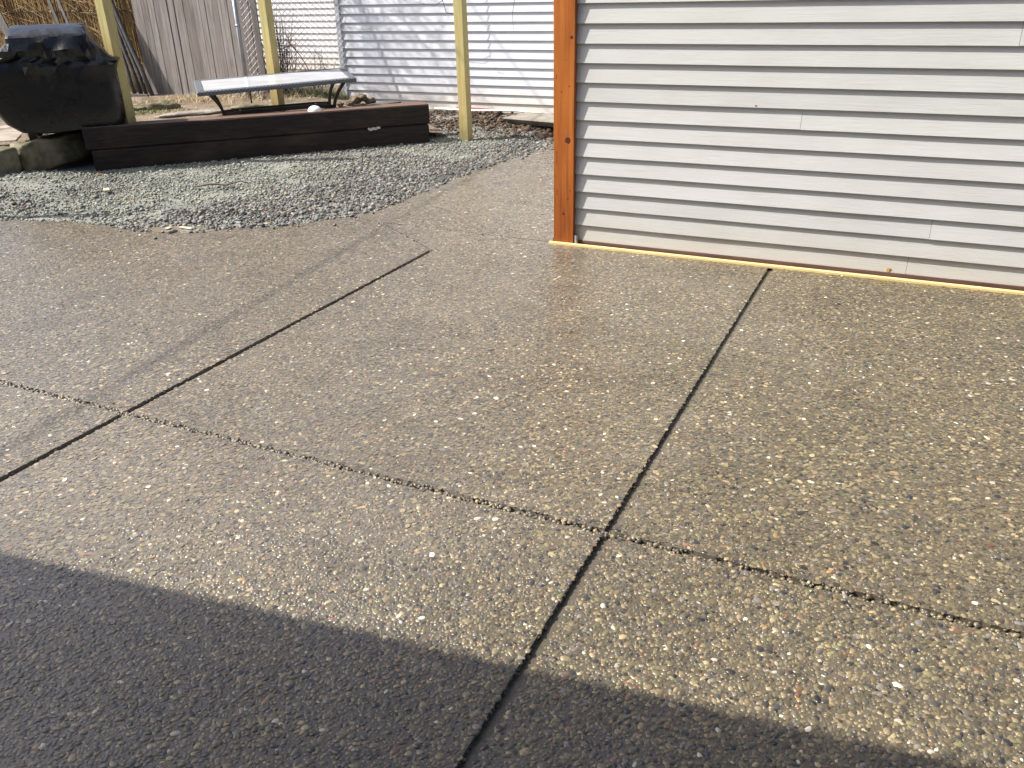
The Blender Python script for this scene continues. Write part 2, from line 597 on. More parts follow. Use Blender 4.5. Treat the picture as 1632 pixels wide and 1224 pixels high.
def m_puddle():
    t = NT('muddy_water')
    c = t.ramp(t.noise(5, detail=3), [(.3, (.16, .14, .105)), (.7, (.21, .185, .145))])
    return t.done(c, .06, spec=.5)


M_COVER, M_GLASS, M_WICK, M_PUD = m_cover(), m_glass(), m_wicker(), m_puddle()

# ------------------------------------------------------------------ ground
MB_ = MB()
bm = MB_.bm
vv = [bm.verts.new(p) for p in ((-150, -150, -.16), (150, -150, -.16), (150, 150, -.16), (-150, 150, -.16))]
bm.faces.new(vv)
MB_.build('ground', M_EARTH, kind='structure')

EDGE = [(-7.9, 3.75), (-7.0, 3.82), (-6.3, 4.028), (-6.048, 4.12), (-5.823, 4.195), (-5.444, 4.222), (-5.142, 4.195), (-4.864, 4.22),
        (-4.62, 4.29), (-4.495, 4.394), (-4.394, 4.52), (-4.173, 4.64), (-4.0, 4.78), (-3.913, 4.93), (-3.8, 5.109), (-3.715, 5.31),
        (-3.68, 5.62), (-3.682, 6.02), (-3.70, 6.5), (-3.68, 6.93), (-3.642, 7.386), (-3.574, 7.823), (-3.49, 8.3), (-3.30, 8.9), (-3.1, 9.5)]
EX = np.array([e[0] for e in EDGE]); EY = np.array([e[1] for e in EDGE])


def edge_dist(x, y):
    """distance to the slab's curved edge; positive on the gravel side"""
    best = np.full(len(x), 1e9)
    for (ax, ay), (bx, by) in zip(EDGE, EDGE[1:]):
        dx, dy = bx - ax, by - ay
        t = np.clip(((x - ax) * dx + (y - ay) * dy) / (dx * dx + dy * dy), 0, 1)
        best = np.minimum(best, np.hypot(x - ax - t * dx, y - ay - t * dy))
    poly = EDGE + [(4, 9.5), (4, -6), (-7.9, -6)]
    return np.where(inside(poly, x, y), -best, best)


def sstep(t):
    t = np.clip(t, 0, 1)
    return t * t * (3 - 2 * t)


def zground(x, y):
    """height of the gravel and dirt between the slab and the timbers / white house"""
    d = edge_dist(x, y)
    z = -.012 + .02 * sstep(d / .5)
    z = z + .095 * sstep((-6.25 - x) / 1.1) * sstep((5.75 - y) / .9) * sstep(d / .5)
    z = z + .13 * sstep((y - 8.35) / 1.1) * sstep((-3.6 - x) / .7 + .2)
    return np.where(d < -.03, -.09, z)


gx, gy = np.meshgrid(np.arange(-11.0, -1.99, .06), np.arange(2.6, 10.01, .06))
sh = gx.shape
fx, fy = gx.ravel(), gy.ravel()
gz = zground(fx, fy) + .010 * vnoise(fx, fy, 2.6, 3.0) * (edge_dist(fx, fy) > .1)
idx = np.arange(gx.size).reshape(sh)
F = np.stack([idx[:-1, :-1], idx[:-1, 1:], idx[1:, 1:], idx[1:, :-1]], -1).reshape(-1, 4)
bed = mesh_obj('gravel_bed', np_mesh('gravel_bed', np.stack([fx, fy, gz], 1), F), M_DIRTBED, kind='structure', smooth=True)

# raised soil behind the timbers
def zterr(s, n):
    z = .295 + .022 * sstep((-n - .3) / 1.6) + .02 * sstep((s - 1.0) / 2)
    return z - .24 * sstep((s - 2.95) / .55) - .08 * sstep((s - 2.4) / .6) * sstep((-n - 1.2) / 1.0)


ss, nn = np.meshgrid(np.arange(-4.5, 3.66, .07), np.arange(-6.5, -.14, .07))
shp = ss.shape
s_, n_ = ss.ravel(), nn.ravel()
X_ = TL.x + U.x * s_ + N.x * n_; Y_ = TL.y + U.y * s_ + N.y * n_
Z_ = zterr(s_, n_) + .012 * vnoise(s_, n_, 3.1, 9.0)
idx = np.arange(ss.size).reshape(shp)
F = np.stack([idx[:-1, :-1], idx[:-1, 1:], idx[1:, 1:], idx[1:, :-1]], -1).reshape(-1, 4)
mesh_obj('soil_terrace', np_mesh('soil_terrace', np.stack([X_, Y_, Z_], 1), F), M_SOIL, kind='structure', smooth=True)

# ------------------------------------------------------------------ exposed aggregate slabs
def rough_line(pts, amp, step=.02, seed=0.0):
    out = []
    for (ax, ay), (bx, by) in zip(pts, pts[1:]):
        L = math.hypot(bx - ax, by - ay)
        k = max(1, int(L / step))
        nx, ny = -(by - ay) / L, (bx - ax) / L
        for i in range(k):
            t = i / k
            x, y = ax + (bx - ax) * t, ay + (by - ay) * t
            a = amp * (noise.noise(Vector((x * 60, y * 60, seed))) + .9 * noise.noise(Vector((x * 9, y * 9, seed + 5)))) if i else 0
            out.append((x + nx * a, y + ny * a))
    return out


gA, gB, gC, gD = .0170, .0170, .0160, .0105
xa, xb, yc = -2.766, -.682, 2.056
RG = .0065
XL, XR, YB = -7.9, 4.0, -3.0
curve = [e for e in EDGE]
DG = [(xa, 4.536), (-3.0, 4.70), (-3.27, 4.875), (-3.52, 5.01), (-3.80, 5.095)]     # wandering joint from the end of the saw cut
CP = [(-2.10, 4.985), (-2.6, 5.0), (-3.1, 5.03), (-3.52, 5.02)]                       # joint from the post to it


def off(pts, d):
    r = []
    for i, p in enumerate(pts):
        a, b = pts[max(i - 1, 0)], pts[min(i + 1, len(pts) - 1)]
        L = math.hypot(b[0] - a[0], b[1] - a[1])
        r.append((p[0] - (b[1] - a[1]) / L * d, p[1] + (b[0] - a[0]) / L * d))
    return r


edgeL = [e for e in EDGE if e[0] <= -3.81]
edgeU = [e for e in EDGE if e[0] > -3.79]
panels = []
panels.append([(XL, YB), (xa - gA, YB)] + rough_line([(xa - gA, yc - gC), (XL, yc - gC)], RG, seed=1) + [(XL, yc - gC)])
panels.append([(xa + gA, YB), (xb - gB, YB)] + rough_line([(xb - gB, yc - gC), (xa + gA, yc - gC)], RG, seed=1) + [(xa + gA, yc - gC)])
panels.append([(xb + gB, YB), (XR, YB)] + rough_line([(XR, yc - gC), (xb + gB, yc - gC)], RG, seed=1) + [(xb + gB, yc - gC)])
panels.append(rough_line([(XL, yc + gC), (xa - gA, yc + gC)], RG, seed=2) + [(xa - gA, yc + gC), (xa - gA, 4.536)]
              + rough_line(off(DG, gD)[1:], .004, seed=3) + edgeL[::-1])
panels.append(rough_line([(xa + gA, yc + gC), (xb - gB, yc + gC)], RG, seed=2) + [(xb - gB, yc + gC), (xb - gB, 4.955), (-2.105, 4.955), (-2.105, 4.98)]
              + rough_line(off(CP, gD)[1:3], .004, seed=4) + [(-3.44, 5.012)] + rough_line(off(DG[1:4], -gD)[::-1][1:], .004, seed=3) + [(-2.99, 4.706), (xa - gA * .6, 4.55), (xa + gA, 4.548)])
panels.append(rough_line([(xb + gB, yc + gC), (XR, yc + gC)], RG, seed=2) + [(XR, yc + gC), (XR, 4.955), (xb + gB, 4.955)])
panels.append([(-2.105, 4.995), (-2.105, 9.5)] + edgeU[::-1] + [(-3.79, 5.108)] + [(-3.53, 5.032)] + rough_line(off(CP, -gD)[::-1][1:], .004, seed=4))

patio = empty('patio_slab')
patio['kind'] = 'structure'
for i, poly in enumerate(panels):
    bm = bmesh.new()
    top = [bm.verts.new((x, y, 0)) for x, y in poly]
    bot = [bm.verts.new((x, y, -.075)) for x, y in poly]
    k = len(poly)
    vc, _, fc, ov, _, _ = delaunay_2d_cdt([Vector(q) for q in poly], [], [list(range(k))], 1, 1e-6)
    vmap = [top[o[0]] if o else bm.verts.new((q.x, q.y, 0)) for q, o in zip(vc, ov)]
    for t3 in fc:
        bm.faces.new([vmap[q] for q in t3])
    for a in range(k):
        bm.faces.new((top[a], bot[a], bot[(a + 1) % k], top[(a + 1) % k]))
    bmesh.ops.recalc_face_normals(bm, faces=bm.faces)
    me = bpy.data.meshes.new('slab_panel')
    bm.to_mesh(me)
    bm.free()
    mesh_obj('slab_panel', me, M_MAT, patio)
# bottom of the joints
bm = bmesh.new()
bm.faces.new([bm.verts.new((x, y, -.017)) for x, y in [(XL, YB), (XR, YB), (XR, 4.93), (-2.14, 4.95), (-2.14, 9.4)] + [(e[0] + .03, e[1] - .03) for e in EDGE[::-1]]])
bmesh.ops.triangulate(bm, faces=bm.faces)
me = bpy.data.meshes.new('joint_bed'); bm.to_mesh(me); bm.free()
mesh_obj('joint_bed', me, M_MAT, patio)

PAL = np.array([(.066, .056, .038), (.098, .081, .050), (.135, .110, .066), (.175, .142, .082), (.108, .096, .072), (.050, .047, .043), (.026, .026, .029),
                (.23, .18, .10), (.155, .09, .055), (.27, .165, .075), (.32, .255, .145), (.50, .47, .38), (.165, .15, .135), (.15, .138, .070), (.21, .095, .06)]) * np.array([1.14, 1.14, 1.15])
WTS = np.array([12, 19, 22, 18, 12, 6, 3.6, 8, 2.4, .8, 4.0, 1.3, 4, 9, .25])


def pal_cols(k, vary=.2):
    c = PAL[rng.choice(len(PAL), k, p=WTS / WTS.sum())]
    return np.concatenate([np.clip(c * (1 + rng.normal(0, vary, (k, 1))), .01, .85), np.ones((k, 1))], 1)


def domes(x, y, z, r, asp, h, rings, seg):
    """low domes as one mesh: per pebble `rings` rings of `seg` verts and a crown"""
    k = len(x)
    ang = rng.uniform(0, 2 * np.pi, k)
    tilt = rng.normal(0, .06, (k, 2))
    th = np.arange(seg) * 2 * np.pi / seg
    jit = 1 + rng.normal(0, .10, (k, seg))
    lv = [(1.0, -.05), (.82, .88)][:rings] if rings == 2 else [(.95, .62)]
    vs_ = []
    for q, hz in lv:
        lx = np.cos(th)[None] * jit * (r * asp)[:, None] * q
        ly = np.sin(th)[None] * jit * (r / asp)[:, None] * q
        ca, sa = np.cos(ang)[:, None], np.sin(ang)[:, None]
        wx, wy = lx * ca - ly * sa, lx * sa + ly * ca
        wz = h[:, None] * hz + (wx * tilt[:, :1] + wy * tilt[:, 1:])
        vs_.append(np.stack([x[:, None] + wx, y[:, None] + wy, z[:, None] + wz], -1))
    crown = np.stack([x, y, z + h], -1)[:, None]
    V = np.concatenate(vs_ + [crown], 1)
    m = V.shape[1]
    fs = []
    for k2 in range(seg):
        a, b = k2, (k2 + 1) % seg
        if rings == 2:
            fs += [(a, b, seg + b), (a, seg + b, seg + a), (seg + a, seg + b, 2 * seg)]
        else:
            fs.append((a, b, seg))
    F = (np.arange(k)[:, None, None] * m + np.array(fs)[None]).reshape(-1, 3)
    return V.reshape(-1, 3), F, m


def scatter(x0, x1, y0, y1, sp):
    ny = int((y1 - y0) / (sp * .866)); nx = int((x1 - x0) / sp)
    jx, jy = np.meshgrid(np.arange(nx), np.arange(ny))
    x = x0 + (jx + .5 * (jy % 2)) * sp + rng.uniform(-.42, .42, jx.shape) * sp
    y = y0 + jy * sp * .866 + rng.uniform(-.42, .42, jx.shape) * sp
    return x.ravel(), y.ravel()


def pebble_field(name, x, y, sp, rings, seg, rmul=1.0):
    ok = np.zeros(len(x), bool)
    for poly in panels:
        ok |= inside(poly, x, y)
    x, y = x[ok], y[ok]
    k = len(x)
    r = np.clip(rng.lognormal(np.log(sp * .50), .32, k), sp * .25, sp * 1.0) * rmul
    h = np.minimum(r * rng.uniform(.12, .28, k), .0022)
    asp = rng.uniform(1.0, 1.5, k) ** .8
    V, F, m = domes(x, y, rng.uniform(-.0008, .0006, k), r, asp, h, rings, seg)
    cols = np.repeat(pal_cols(k), m, 0)
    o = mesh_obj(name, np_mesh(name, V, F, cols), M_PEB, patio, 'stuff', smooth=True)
    return o


SPC = .0116
x, y = scatter(-7.6, 3.6, .25, 9.4, SPC)
dist = np.hypot(np.hypot(x, y), CAM_H) + rng.uniform(-.35, .35, len(x))
vis = in_view(x, y, m=.05)
k = (dist < 2.75) & vis
pebble_field('exposed_pebbles', x[k], y[k], SPC, 2, 6)
k = (dist >= 2.75) & vis
pebble_field('exposed_pebbles', x[k], y[k], SPC, 1, 6)

# the same surface carried on beside and in front of the view
x, y = scatter(-7.8, 3.9, -.6, 9.4, .0150)
k = ~in_view(x, y, m=.05)
near = np.zeros(len(x), bool)
for ox, oy in ((.9, 0), (-.9, 0), (0, -.8), (.5, -.5), (-.5, -.5), (0, .5)):
    near |= in_view(x, y, m=.06, cx=ox, cy=oy)
k &= near
pebble_field('exposed_pebbles', x[k], y[k], .0150, 1, 5)

# small rounded stones standing in the rough joints
jx, jy, js = [], [], []
for i in range(1900):
    t = rnd.random()
    X = -4.2 + 6.2 * t
    jx.append(X); jy.append(yc + rnd.gauss(0, .009) + .006 * noise.noise(Vector((X * 9, 0, 1)))); js.append(rnd.uniform(.004, .009))
for i in range(700):
    a, b = rnd.choice(list(zip(DG[1:], DG[2:])) + list(zip(CP, CP[1:])) * 2)
    t = rnd.random()
    jx.append(a[0] + (b[0] - a[0]) * t + rnd.gauss(0, .004)); jy.append(a[1] + (b[1] - a[1]) * t + rnd.gauss(0, .006)); js.append(rnd.uniform(.004, .008))
for X0, g, y0, y1 in ((xa, gA, .6, 4.5), (xb, gB, .5, 4.9)):
    for i in range(int((y1 - y0) / .011)):
        jx.append(X0 - g + abs(rnd.gauss(0, .0025)) - .002); jy.append(rnd.uniform(y0, y1)); js.append(rnd.uniform(.003, .0065))
jx, jy, js = map(np.array, (jx, jy, js))
V, F, m = domes(jx, jy, rng.uniform(-.020, -.003, len(jx)), js, np.full(len(jx), 1.1), js * rng.uniform(.6, 1.0, len(jx)), 2, 6)
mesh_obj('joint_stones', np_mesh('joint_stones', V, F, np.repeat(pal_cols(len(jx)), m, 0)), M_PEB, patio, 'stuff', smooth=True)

# ------------------------------------------------------------------ loose gravel
def chunks(x, y, z, r, cols, squash=.62):
    k = len(x)
    base = np.array([(1, 0, 0), (-.5, .87, 0), (-.5, -.87, 0), (.35, .6, .75), (-.7, 0, .7), (.35, -.6, .8), (0, 0, -.6)])
    v = base[None] * (1 + rng.normal(0, .22, (k, 7, 1))) + rng.normal(0, .12, (k, 7, 3))
    q = rng.normal(size=(k, 4)); q /= np.linalg.norm(q, axis=1, keepdims=True)
    a, b, c, d = q.T
    Rm = np.stack([1 - 2 * (c * c + d * d), 2 * (b * c - a * d), 2 * (b * d + a * c), 2 * (b * c + a * d), 1 - 2 * (b * b + d * d), 2 * (c * d - a * b),
                   2 * (b * d - a * c), 2 * (c * d + a * b), 1 - 2 * (b * b + c * c)], -1).reshape(k, 3, 3)
    v = np.einsum('kij,kvj->kvi', Rm, v) * r[:, None, None]
    v[..., 2] *= squash
    v += np.stack([x, y, z], -1)[:, None]
    fs = np.array([(0, 1, 3), (1, 2, 4), (2, 0, 5), (3, 4, 5), (3, 1, 4), (4, 2, 5), (5, 0, 3), (1, 0, 6), (2, 1, 6), (0, 2, 6)])
    F = (np.arange(k)[:, None, None] * 7 + fs[None]).reshape(-1, 3)
    return v.reshape(-1, 3), F, np.repeat(cols, 7, 0)


x, y = scatter(-8.2, -2.9, 3.6, 9.5, .0212)
sT = (x - TL.x) * U.x + (y - TL.y) * U.y; nT = (x - TL.x) * N.x + (y - TL.y) * N.y
d = edge_dist(x, y)
k = (d > np.where(rng.random(len(x)) < .02, rng.uniform(-.22, 0, len(x)), rng.uniform(-.025, .012, len(x)))) & in_view(x, y, m=.06) & ((nT > .01) | (sT > 3.35)) & (x > -7.52)
x, y, d = x[k], y[k], d[k]
dust = vnoise(x, y, 1.05, 5.2) + .35 * vnoise(x, y, 4, 2.0)          # pale lime fines lie over the stones in patches
dust += .55 * np.clip((-4.9 - x) / 1.0, -.3, 1) + .25 * np.clip((d - .25) / .4, -1, 1)
dirt = sstep((y - 8.35 + .25 * vnoise(x, y, 2.2, 8)) / .5)
drop = rng.uniform(size=len(x)) < np.clip(.18 + .3 * dust, .05, .55)
x, y, d, dust, dirt = (a[~drop] for a in (x, y, d, dust, dirt))
k = len(x)
r = np.clip(rng.lognormal(np.log(.0100), .48, k), .0045, .030) * np.where(dust > .3, .85, 1.05)
tone = rng.choice([.075, .11, .15, .19, .24, .32], k, p=[.08, .2, .28, .26, .14, .04])[:, None] * (1 + rng.normal(0, .15, (k, 1)))
base = 1.02 * tone * np.array([1.02, 1.01, .96])[None]
dw = np.clip((dust[:, None] - .05) * 1.1, 0, .8)
base = base * (1 - dw) + dw * np.array([.285, .315, .262])[None] * (1 + rng.normal(0, .25, (k, 1)))
brown = np.array([.085, .057, .038])[None] * (.35 + 1.35 * rng.random((k, 1)))
base = base * (1 - dirt[:, None]) + brown * dirt[:, None]
rare = rng.random(k) < .003
base[rare] = np.array([.3, .12, .08])
tint = rng.random((k, 1))
base = base * np.where(tint < .16, np.array([[1.12, .98, .80]]), np.where(tint > .9, np.array([[.92, .97, 1.06]]), 1.0))
cols = np.concatenate([np.clip(base, .01, .8), np.ones((k, 1))], 1)
V, F, C = chunks(x, y, np.maximum(zground(x, y), np.where(d < 0, .001, -1)) + .004 + r * .1, r * np.where(dirt > .5, rng.lognormal(.0, .45, k), 1), cols)
mesh_obj('loose_gravel', np_mesh('loose_gravel', V, F, C), M_GRAVEL, bed, 'stuff')

# puddles in the low edge of the gravel
def puddle(cx, cy, rx, ry, ang, z, seed):
    bm = bmesh.new()
    vs_ = []
    for i in range(30):
        a = 2 * math.pi * i / 30
        k = 1 + .35 * noise.noise(Vector((math.cos(a) * 1.6 + seed, math.sin(a) * 1.6, seed)))
        px, py = rx * k * math.cos(a), ry * k * math.sin(a)
        vs_.append(bm.verts.new((cx + px * math.cos(ang) - py * math.sin(ang), cy + px * math.sin(ang) + py * math.cos(ang), z)))
    bm.faces.new(vs_)
    me = bpy.data.meshes.new('puddle'); bm.to_mesh(me); bm.free()
    mesh_obj('puddle', me, M_PUD, kind='structure')


puddle(-5.90, 4.87, .12, .08, .35, float(zground(np.array([-5.9]), np.array([4.87]))[0]) + .0045, 1.0)
puddle(-4.76, 4.33, .26, .10, .28, .002, 2.0)


def slab_piece(name, c, size, rz, mat, label, cat, group=None, tilt=(0, 0), bevel=.004):
    m = MB()
    m.box((-size[0] / 2, -size[1] / 2, 0), (size[0] / 2, size[1] / 2, size[2]), bevel=bevel)
    o = m.build(name, mat)
    o.location = c
    o.rotation_euler = (tilt[0], tilt[1], rz)
    return tag(o, label, cat, group)


slab_piece('wood_chip', (-4.72, 4.36, .008), (.12, .03, .006), -.05, M_CHIP, 'pale sliver of wood lying in the muddy puddle', 'wood chip', bevel=.002)
slab_piece('wood_chip', (-4.84, 4.31, .008), (.035, .05, .006), .2, M_CHIP, 'small square wood scrap at the edge of the muddy puddle', 'wood chip', bevel=.002)
slab_piece('wood_chip', (-6.22, 4.97, .035), (.05, .10, .02), .9, M_CHIP, 'short pale stick lying on the gravel near the mossy curb', 'wood chip', bevel=.004)
m = MB()
m.tube([(-5.62, 5.36, .035), (-5.5, 5.45, .05), (-5.38, 5.5, .04), (-5.3, 5.6, .06), (-5.24, 5.62, .04)], [.008, .009, .008, .006, .004], 6)
tag(m.build('dead_twig', M_TWIG, smooth=True), 'bent dead twig lying on the gravel before the dark timber', 'twig')

# ------------------------------------------------------------------ shed with lap siding
shed = tag(empty('shed', (-2.09, 5.0, 0)), 'pale grey lap sided shed with a stained cedar corner post', 'shed')
SO = Vector((-2.09, 5.0, 0))


def rel(o, parent):
    o.matrix_parent_inverse = Matrix.Translation(-Vector(parent.location))
    return o


def lap(x0, x1, zb, hgt, ybut, t_b, t_t, wob=.0012, step=.22):
    """bevel board: butt at the bottom stands at ybut, leaning back to the top; faintly wavy along its length"""
    m = MB()
    k = max(2, int((x1 - x0) / step))
    sd = rnd.uniform(0, 90)
    rings = []
    for i in range(k + 1):
        x = x0 + (x1 - x0) * i / k
        dz = wob * (noise.noise(Vector((x * 1.1, sd, 0))) + .5 * noise.noise(Vector((x * 3.7, sd, 4))))
        dy = wob * 1.3 * noise.noise(Vector((x * 1.4, sd, 8)))
        y0, y1 = ybut + dy, ybut + t_b - t_t
        e = .0012
        rings.append([m.bm.verts.new(p) for p in ((x, y0 + e, zb + dz), (x, y0 + t_b, zb + dz), (x, y1 + t_t, zb + hgt), (x, y1, zb + hgt), (x, y0, zb + dz + e))])
    for q, r in zip(rings, rings[1:]):
        for j in range(5):
            m.bm.faces.new((q[j], q[(j + 1) % 5], r[(j + 1) % 5], r[j]))
    m.bm.faces.new(rings[0][::-1]); m.bm.faces.new(rings[-1])
    return m


ROW, BUTT = .1094, .026
splits = {0: .041, 2: .125, 3: .9, 7: -.62, 9: 1.35, 11: .35}
for i in range(25):
    zb = .020 + ROW * i
    cuts = [-1.949, 3.4]
    if i in splits:
        cuts = [-1.949, splits[i] - .0008, splits[i] + .0008, 3.4]
    for a, b in zip(cuts[0::2], cuts[1::2]):
        dz = rnd.uniform(-.0012, .0012)
        o = lap(a, b, zb + dz, .132, 5.0 + rnd.uniform(-.001, .001), BUTT, .005).build('siding_plank', M_PAINT, shed)
        rel(o, shed)
m = MB(); m.box((-2.06, 5.030, .03), (3.40, 5.10, 2.75)); rel(m.build('wall_core', M_SILL, shed), shed)
m = MB(); m.box((-2.06, 5.105, .03), (3.40, 8.9, 2.75)); rel(m.build('wall_body', M_PAINT, shed), shed)
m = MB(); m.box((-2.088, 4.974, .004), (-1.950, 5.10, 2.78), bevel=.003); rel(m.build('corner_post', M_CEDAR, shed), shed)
m = MB(); m.box((-2.10, 4.992, -.02), (3.40, 5.018, .031)); rel(m.build('sill_board', M_SILL, shed), shed)
m = MB()
L_ = 5.5
m.box((-2.113, 4.944, -.004), (3.40, 4.9725, .0145), bevel=.002)
rel(m.build('base_strip', M_STRIP, shed), shed)
m = MB()
m.hexa([(-2.3, 4.8, 2.80), (3.6, 4.8, 2.80), (3.6, 9.1, 2.80), (-2.3, 9.1, 2.80), (-2.3, 4.8, 2.86), (3.6, 4.8, 2.86), (3.6, 9.1, 3.5), (-2.3, 9.1, 3.5)])
rel(m.build('roof', M_ROOF, shed), shed)
# knots and drying checks of the post
for (kx, kz, kr) in ((-1.993, .665, .021), (-1.972, 1.26, .011), (-2.02, .20, .009), (-2.035, .95, .005), (-1.985, .985, .005), (-1.99, .30, .006)):
    m = MB(); m.lump((kx, 4.9745, kz), (kr, .0012, kr * 1.1), 2, .3, 2.0, kx)
    rel(m.build('knot', m_noise('knot_wood', (.05, .012, .006, 1), (.13, .03, .012, 1), 60, .4), shed, smooth=True), shed)
M_GAP = m_noise('drying_check', (.02, .008, .004, 1), (.035, .012, .006, 1), 20, .8)
for (kx, z0, z1) in ((-2.066, .51, .60), (-2.068, 1.02, 1.055), (-2.064, .315, .36), (-1.975, .34, .365)):
    m = MB(); m.hexa([(kx - .0012, 4.9735, z0), (kx + .0016, 4.9735, z0 + .008), (kx + .0016, 4.976, z0 + .008), (kx - .0012, 4.976, z0),
                      (kx - .0016, 4.9735, z1), (kx + .0012, 4.9735, z1 - .004), (kx + .0012, 4.976, z1 - .004), (kx - .0016, 4.976, z1)])
    rel(m.build('drying_check', M_GAP, shed), shed)
m = MB()
m.tube([(-1.931, 4.982, -.01), (-1.931, 4.982, .066)], .0115, 14, cap=False)
m.tube([(-1.931, 4.982, .066), (-1.931, 4.982, -.01)], .0095, 14, cap=False)
tag(m.build('pipe_stub', M_STEEL, smooth=True), 'short grey pipe stub standing at the foot of the cedar corner post', 'pipe')
# scuffed nail spot on the lowest plank
m = MB()
for (a, b) in (((-.058, .033), (-.044, .05)), ((-.05, .05), (-.04, .057)), ((-.06, .052), (-.05, .055))):
    m.box((a[0], 4.9985 + .0003, a[1]), (b[0], 5.003, b[1]))
M_RUST = m_noise('rust_stain', (.45, .22, .06, 1), (.55, .33, .12, 1), 90, .7)
rel(m.build('rust_scuff', M_RUST, shed), shed)
m = MB(); m.box((-.878, 4.9985, .905), (-.868, 5.01, .911)); rel(m.build('rust_scuff', M_RUST, shed), shed)

# ------------------------------------------------------------------ white house and the one beyond it
house = tag(empty('white_house', (-7.02, 9.6, 0)), 'white clapboard house wall with a grey corner board behind the raised bed', 'house')
WROW = .1019
for i in range(29):
    zb = .138 + WROW * i
    o = lap(-6.985, -1.2, zb + rnd.uniform(-.001, .001), .118, 9.6, .026, .003).build('siding_plank', M_VINYL, house)
    rel(o, house)
m = MB(); m.box((-6.99, 9.628, .05), (-1.2, 13.5, 3.1)); rel(m.build('wall_core', M_VINYL, house), house)
m = MB(); m.box((-7.055, 9.588, .06), (-6.986, 9.66, 3.12), bevel=.003); rel(m.build('corner_board', M_GREYTRIM, house), house)
m = MB(); m.box((-6.99, 9.607, -.05), (-1.2, 9.6162, .142)); rel(m.build('foundation', M_STONE, house), house)
m = MB()
m.hexa([(-7.3, 9.35, 3.13), (-1.0, 9.35, 3.13), (-1.0, 13.8, 3.13), (-7.3, 13.8, 3.13), (-7.3, 9.35, 3.2), (-1.0, 9.35, 3.2), (-1.0, 11.6, 4.2), (-7.3, 11.6, 4.2)])
rel(m.build('roof', M_ROOF, house), house)
far = tag(empty('far_house', (-15, 13.4, 0)), 'white sided house wall seen through the chain link fence', 'house')
for i in range(30):
    zb = .1 + .104 * i
    o = lap(-17.0, -7.6, zb, .12, 13.4, .027, .003).build('siding_plank', M_VINYL2, far)
    rel(o, far)
m = MB(); m.box((-17.0, 13.43, -.1), (-7.6, 17.5, 3.3)); rel(m.build('wall_core', M_VINYL2, far), far)
m = MB()
m.hexa([(-17.3, 13.1, 3.32), (-7.4, 13.1, 3.32), (-7.4, 17.6, 3.32), (-17.3, 17.6, 3.32), (-17.3, 13.1, 3.4), (-7.4, 13.1, 3.4), (-7.4, 15.4, 4.6), (-17.3, 15.4, 4.6)])
rel(m.build('roof', M_ROOF, far), far)

m = MB()
m.tube([(-5.6, 9.50, .165), (-5.1, 9.48, .158), (-4.8, 9.47, .172), (-4.5, 9.46, .182), (-4.2, 9.45, .168), (-3.9, 9.44, .158), (-3.4, 9.43, .14)], .014, 8)
tag(m.build('plastic_pipe', M_WHITE, smooth=True), 'white plastic pipe lying along the foot of the white house', 'pipe')
m = MB()
m.tube([(-5.3, 9.52, .186), (-5.0, 9.51, .184), (-4.7, 9.50, .176)], .009, 6)
tag(m.build('red_cable', m_noise('red_cable_sheath', (.35, .06, .06, 1), (.42, .09, .08, 1), 9, .5), smooth=True), 'dull red cable along the white house behind the treated post', 'cable')
m = MB()
m.hexa([(-4.36, 9.03, .10), (-3.55, 8.93, .085), (-3.5, 9.40, .09), (-4.22, 9.42, .10), (-4.42, 8.97, .165), (-3.55, 8.85, .155), (-3.5, 9.42, .175), (-4.3, 9.45, .178)], bevel=.008)
o = m.build('concrete_slab', M_STONE)
tag(o, 'broken grey concrete slab half lifted beside the cedar post', 'slab')

# ------------------------------------------------------------------ treated posts
def post(c, zb, h, label):
    m = MB()
    m.box((-.0525, -.0525, 0), (.0525, .0525, h), bevel=.004)
    o = m.build('treated_post', M_TREAT)
    o.location = (c[0], c[1], zb)
    o.rotation_euler = (rnd.uniform(-.004, .004), rnd.uniform(-.004, .004), rnd.uniform(-.04, .04))
    return tag(o, label, 'post', 'treated posts along the raised bed')


p1, p2 = P(.40, -.27), P(1.935, -1.0)
post(P(.40, -.20), .405, 2.1, 'yellow green treated post beside the covered grill')
post(p2, .25, 2.2, 'yellow green treated post rising behind the low table')
post((-4.545, 8.345), -.05, 2.5, 'yellow green treated post standing in the gravel before the white house')

# ------------------------------------------------------------------ timber edging
bedt = tag(empty('timber_edging', TL, ANG), 'raised edging of two stacked dark timbers behind the gravel', 'timber edging')


def timber(s0, s1, n0, n1, z0, z1):
    m = MB()
    K = 24
    bmt = m.bm
    rings = []
    for i in range(K + 1):
        s = s0 + (s1 - s0) * i / K
        w = [.005 * noise.noise(Vector((s * 1.7, z0 * 9, j * 3.3))) for j in range(4)]
        e = .012
        y0, y1 = -n1 + w[0], -n0 + w[1]
        a, b = z0 + .6 * w[2], z1 + .6 * w[3]
        rings.append([bmt.verts.new((s, yy, zz)) for yy, zz in ((y0 + e, a), (y1 - e, a), (y1, a + e), (y1, b - e), (y1 - e, b), (y0 + e, b), (y0, b - e), (y0, a + e))])
    for q, r in zip(rings, rings[1:]):
        for k in range(8):
            bmt.faces.new((q[k], q[(k + 1) % 8], r[(k + 1) % 8], r[k]))
    bmt.faces.new(rings[0][::-1]); bmt.faces.new(rings[-1])
    return m


timber(.03, 3.385, -.255, .004, -.03, .197).build('timber', M_TIMB, bedt)
timber(-.012, 3.40, -.26, .0, .203, .409).build('timber', M_TIMB, bedt)
m = MB()
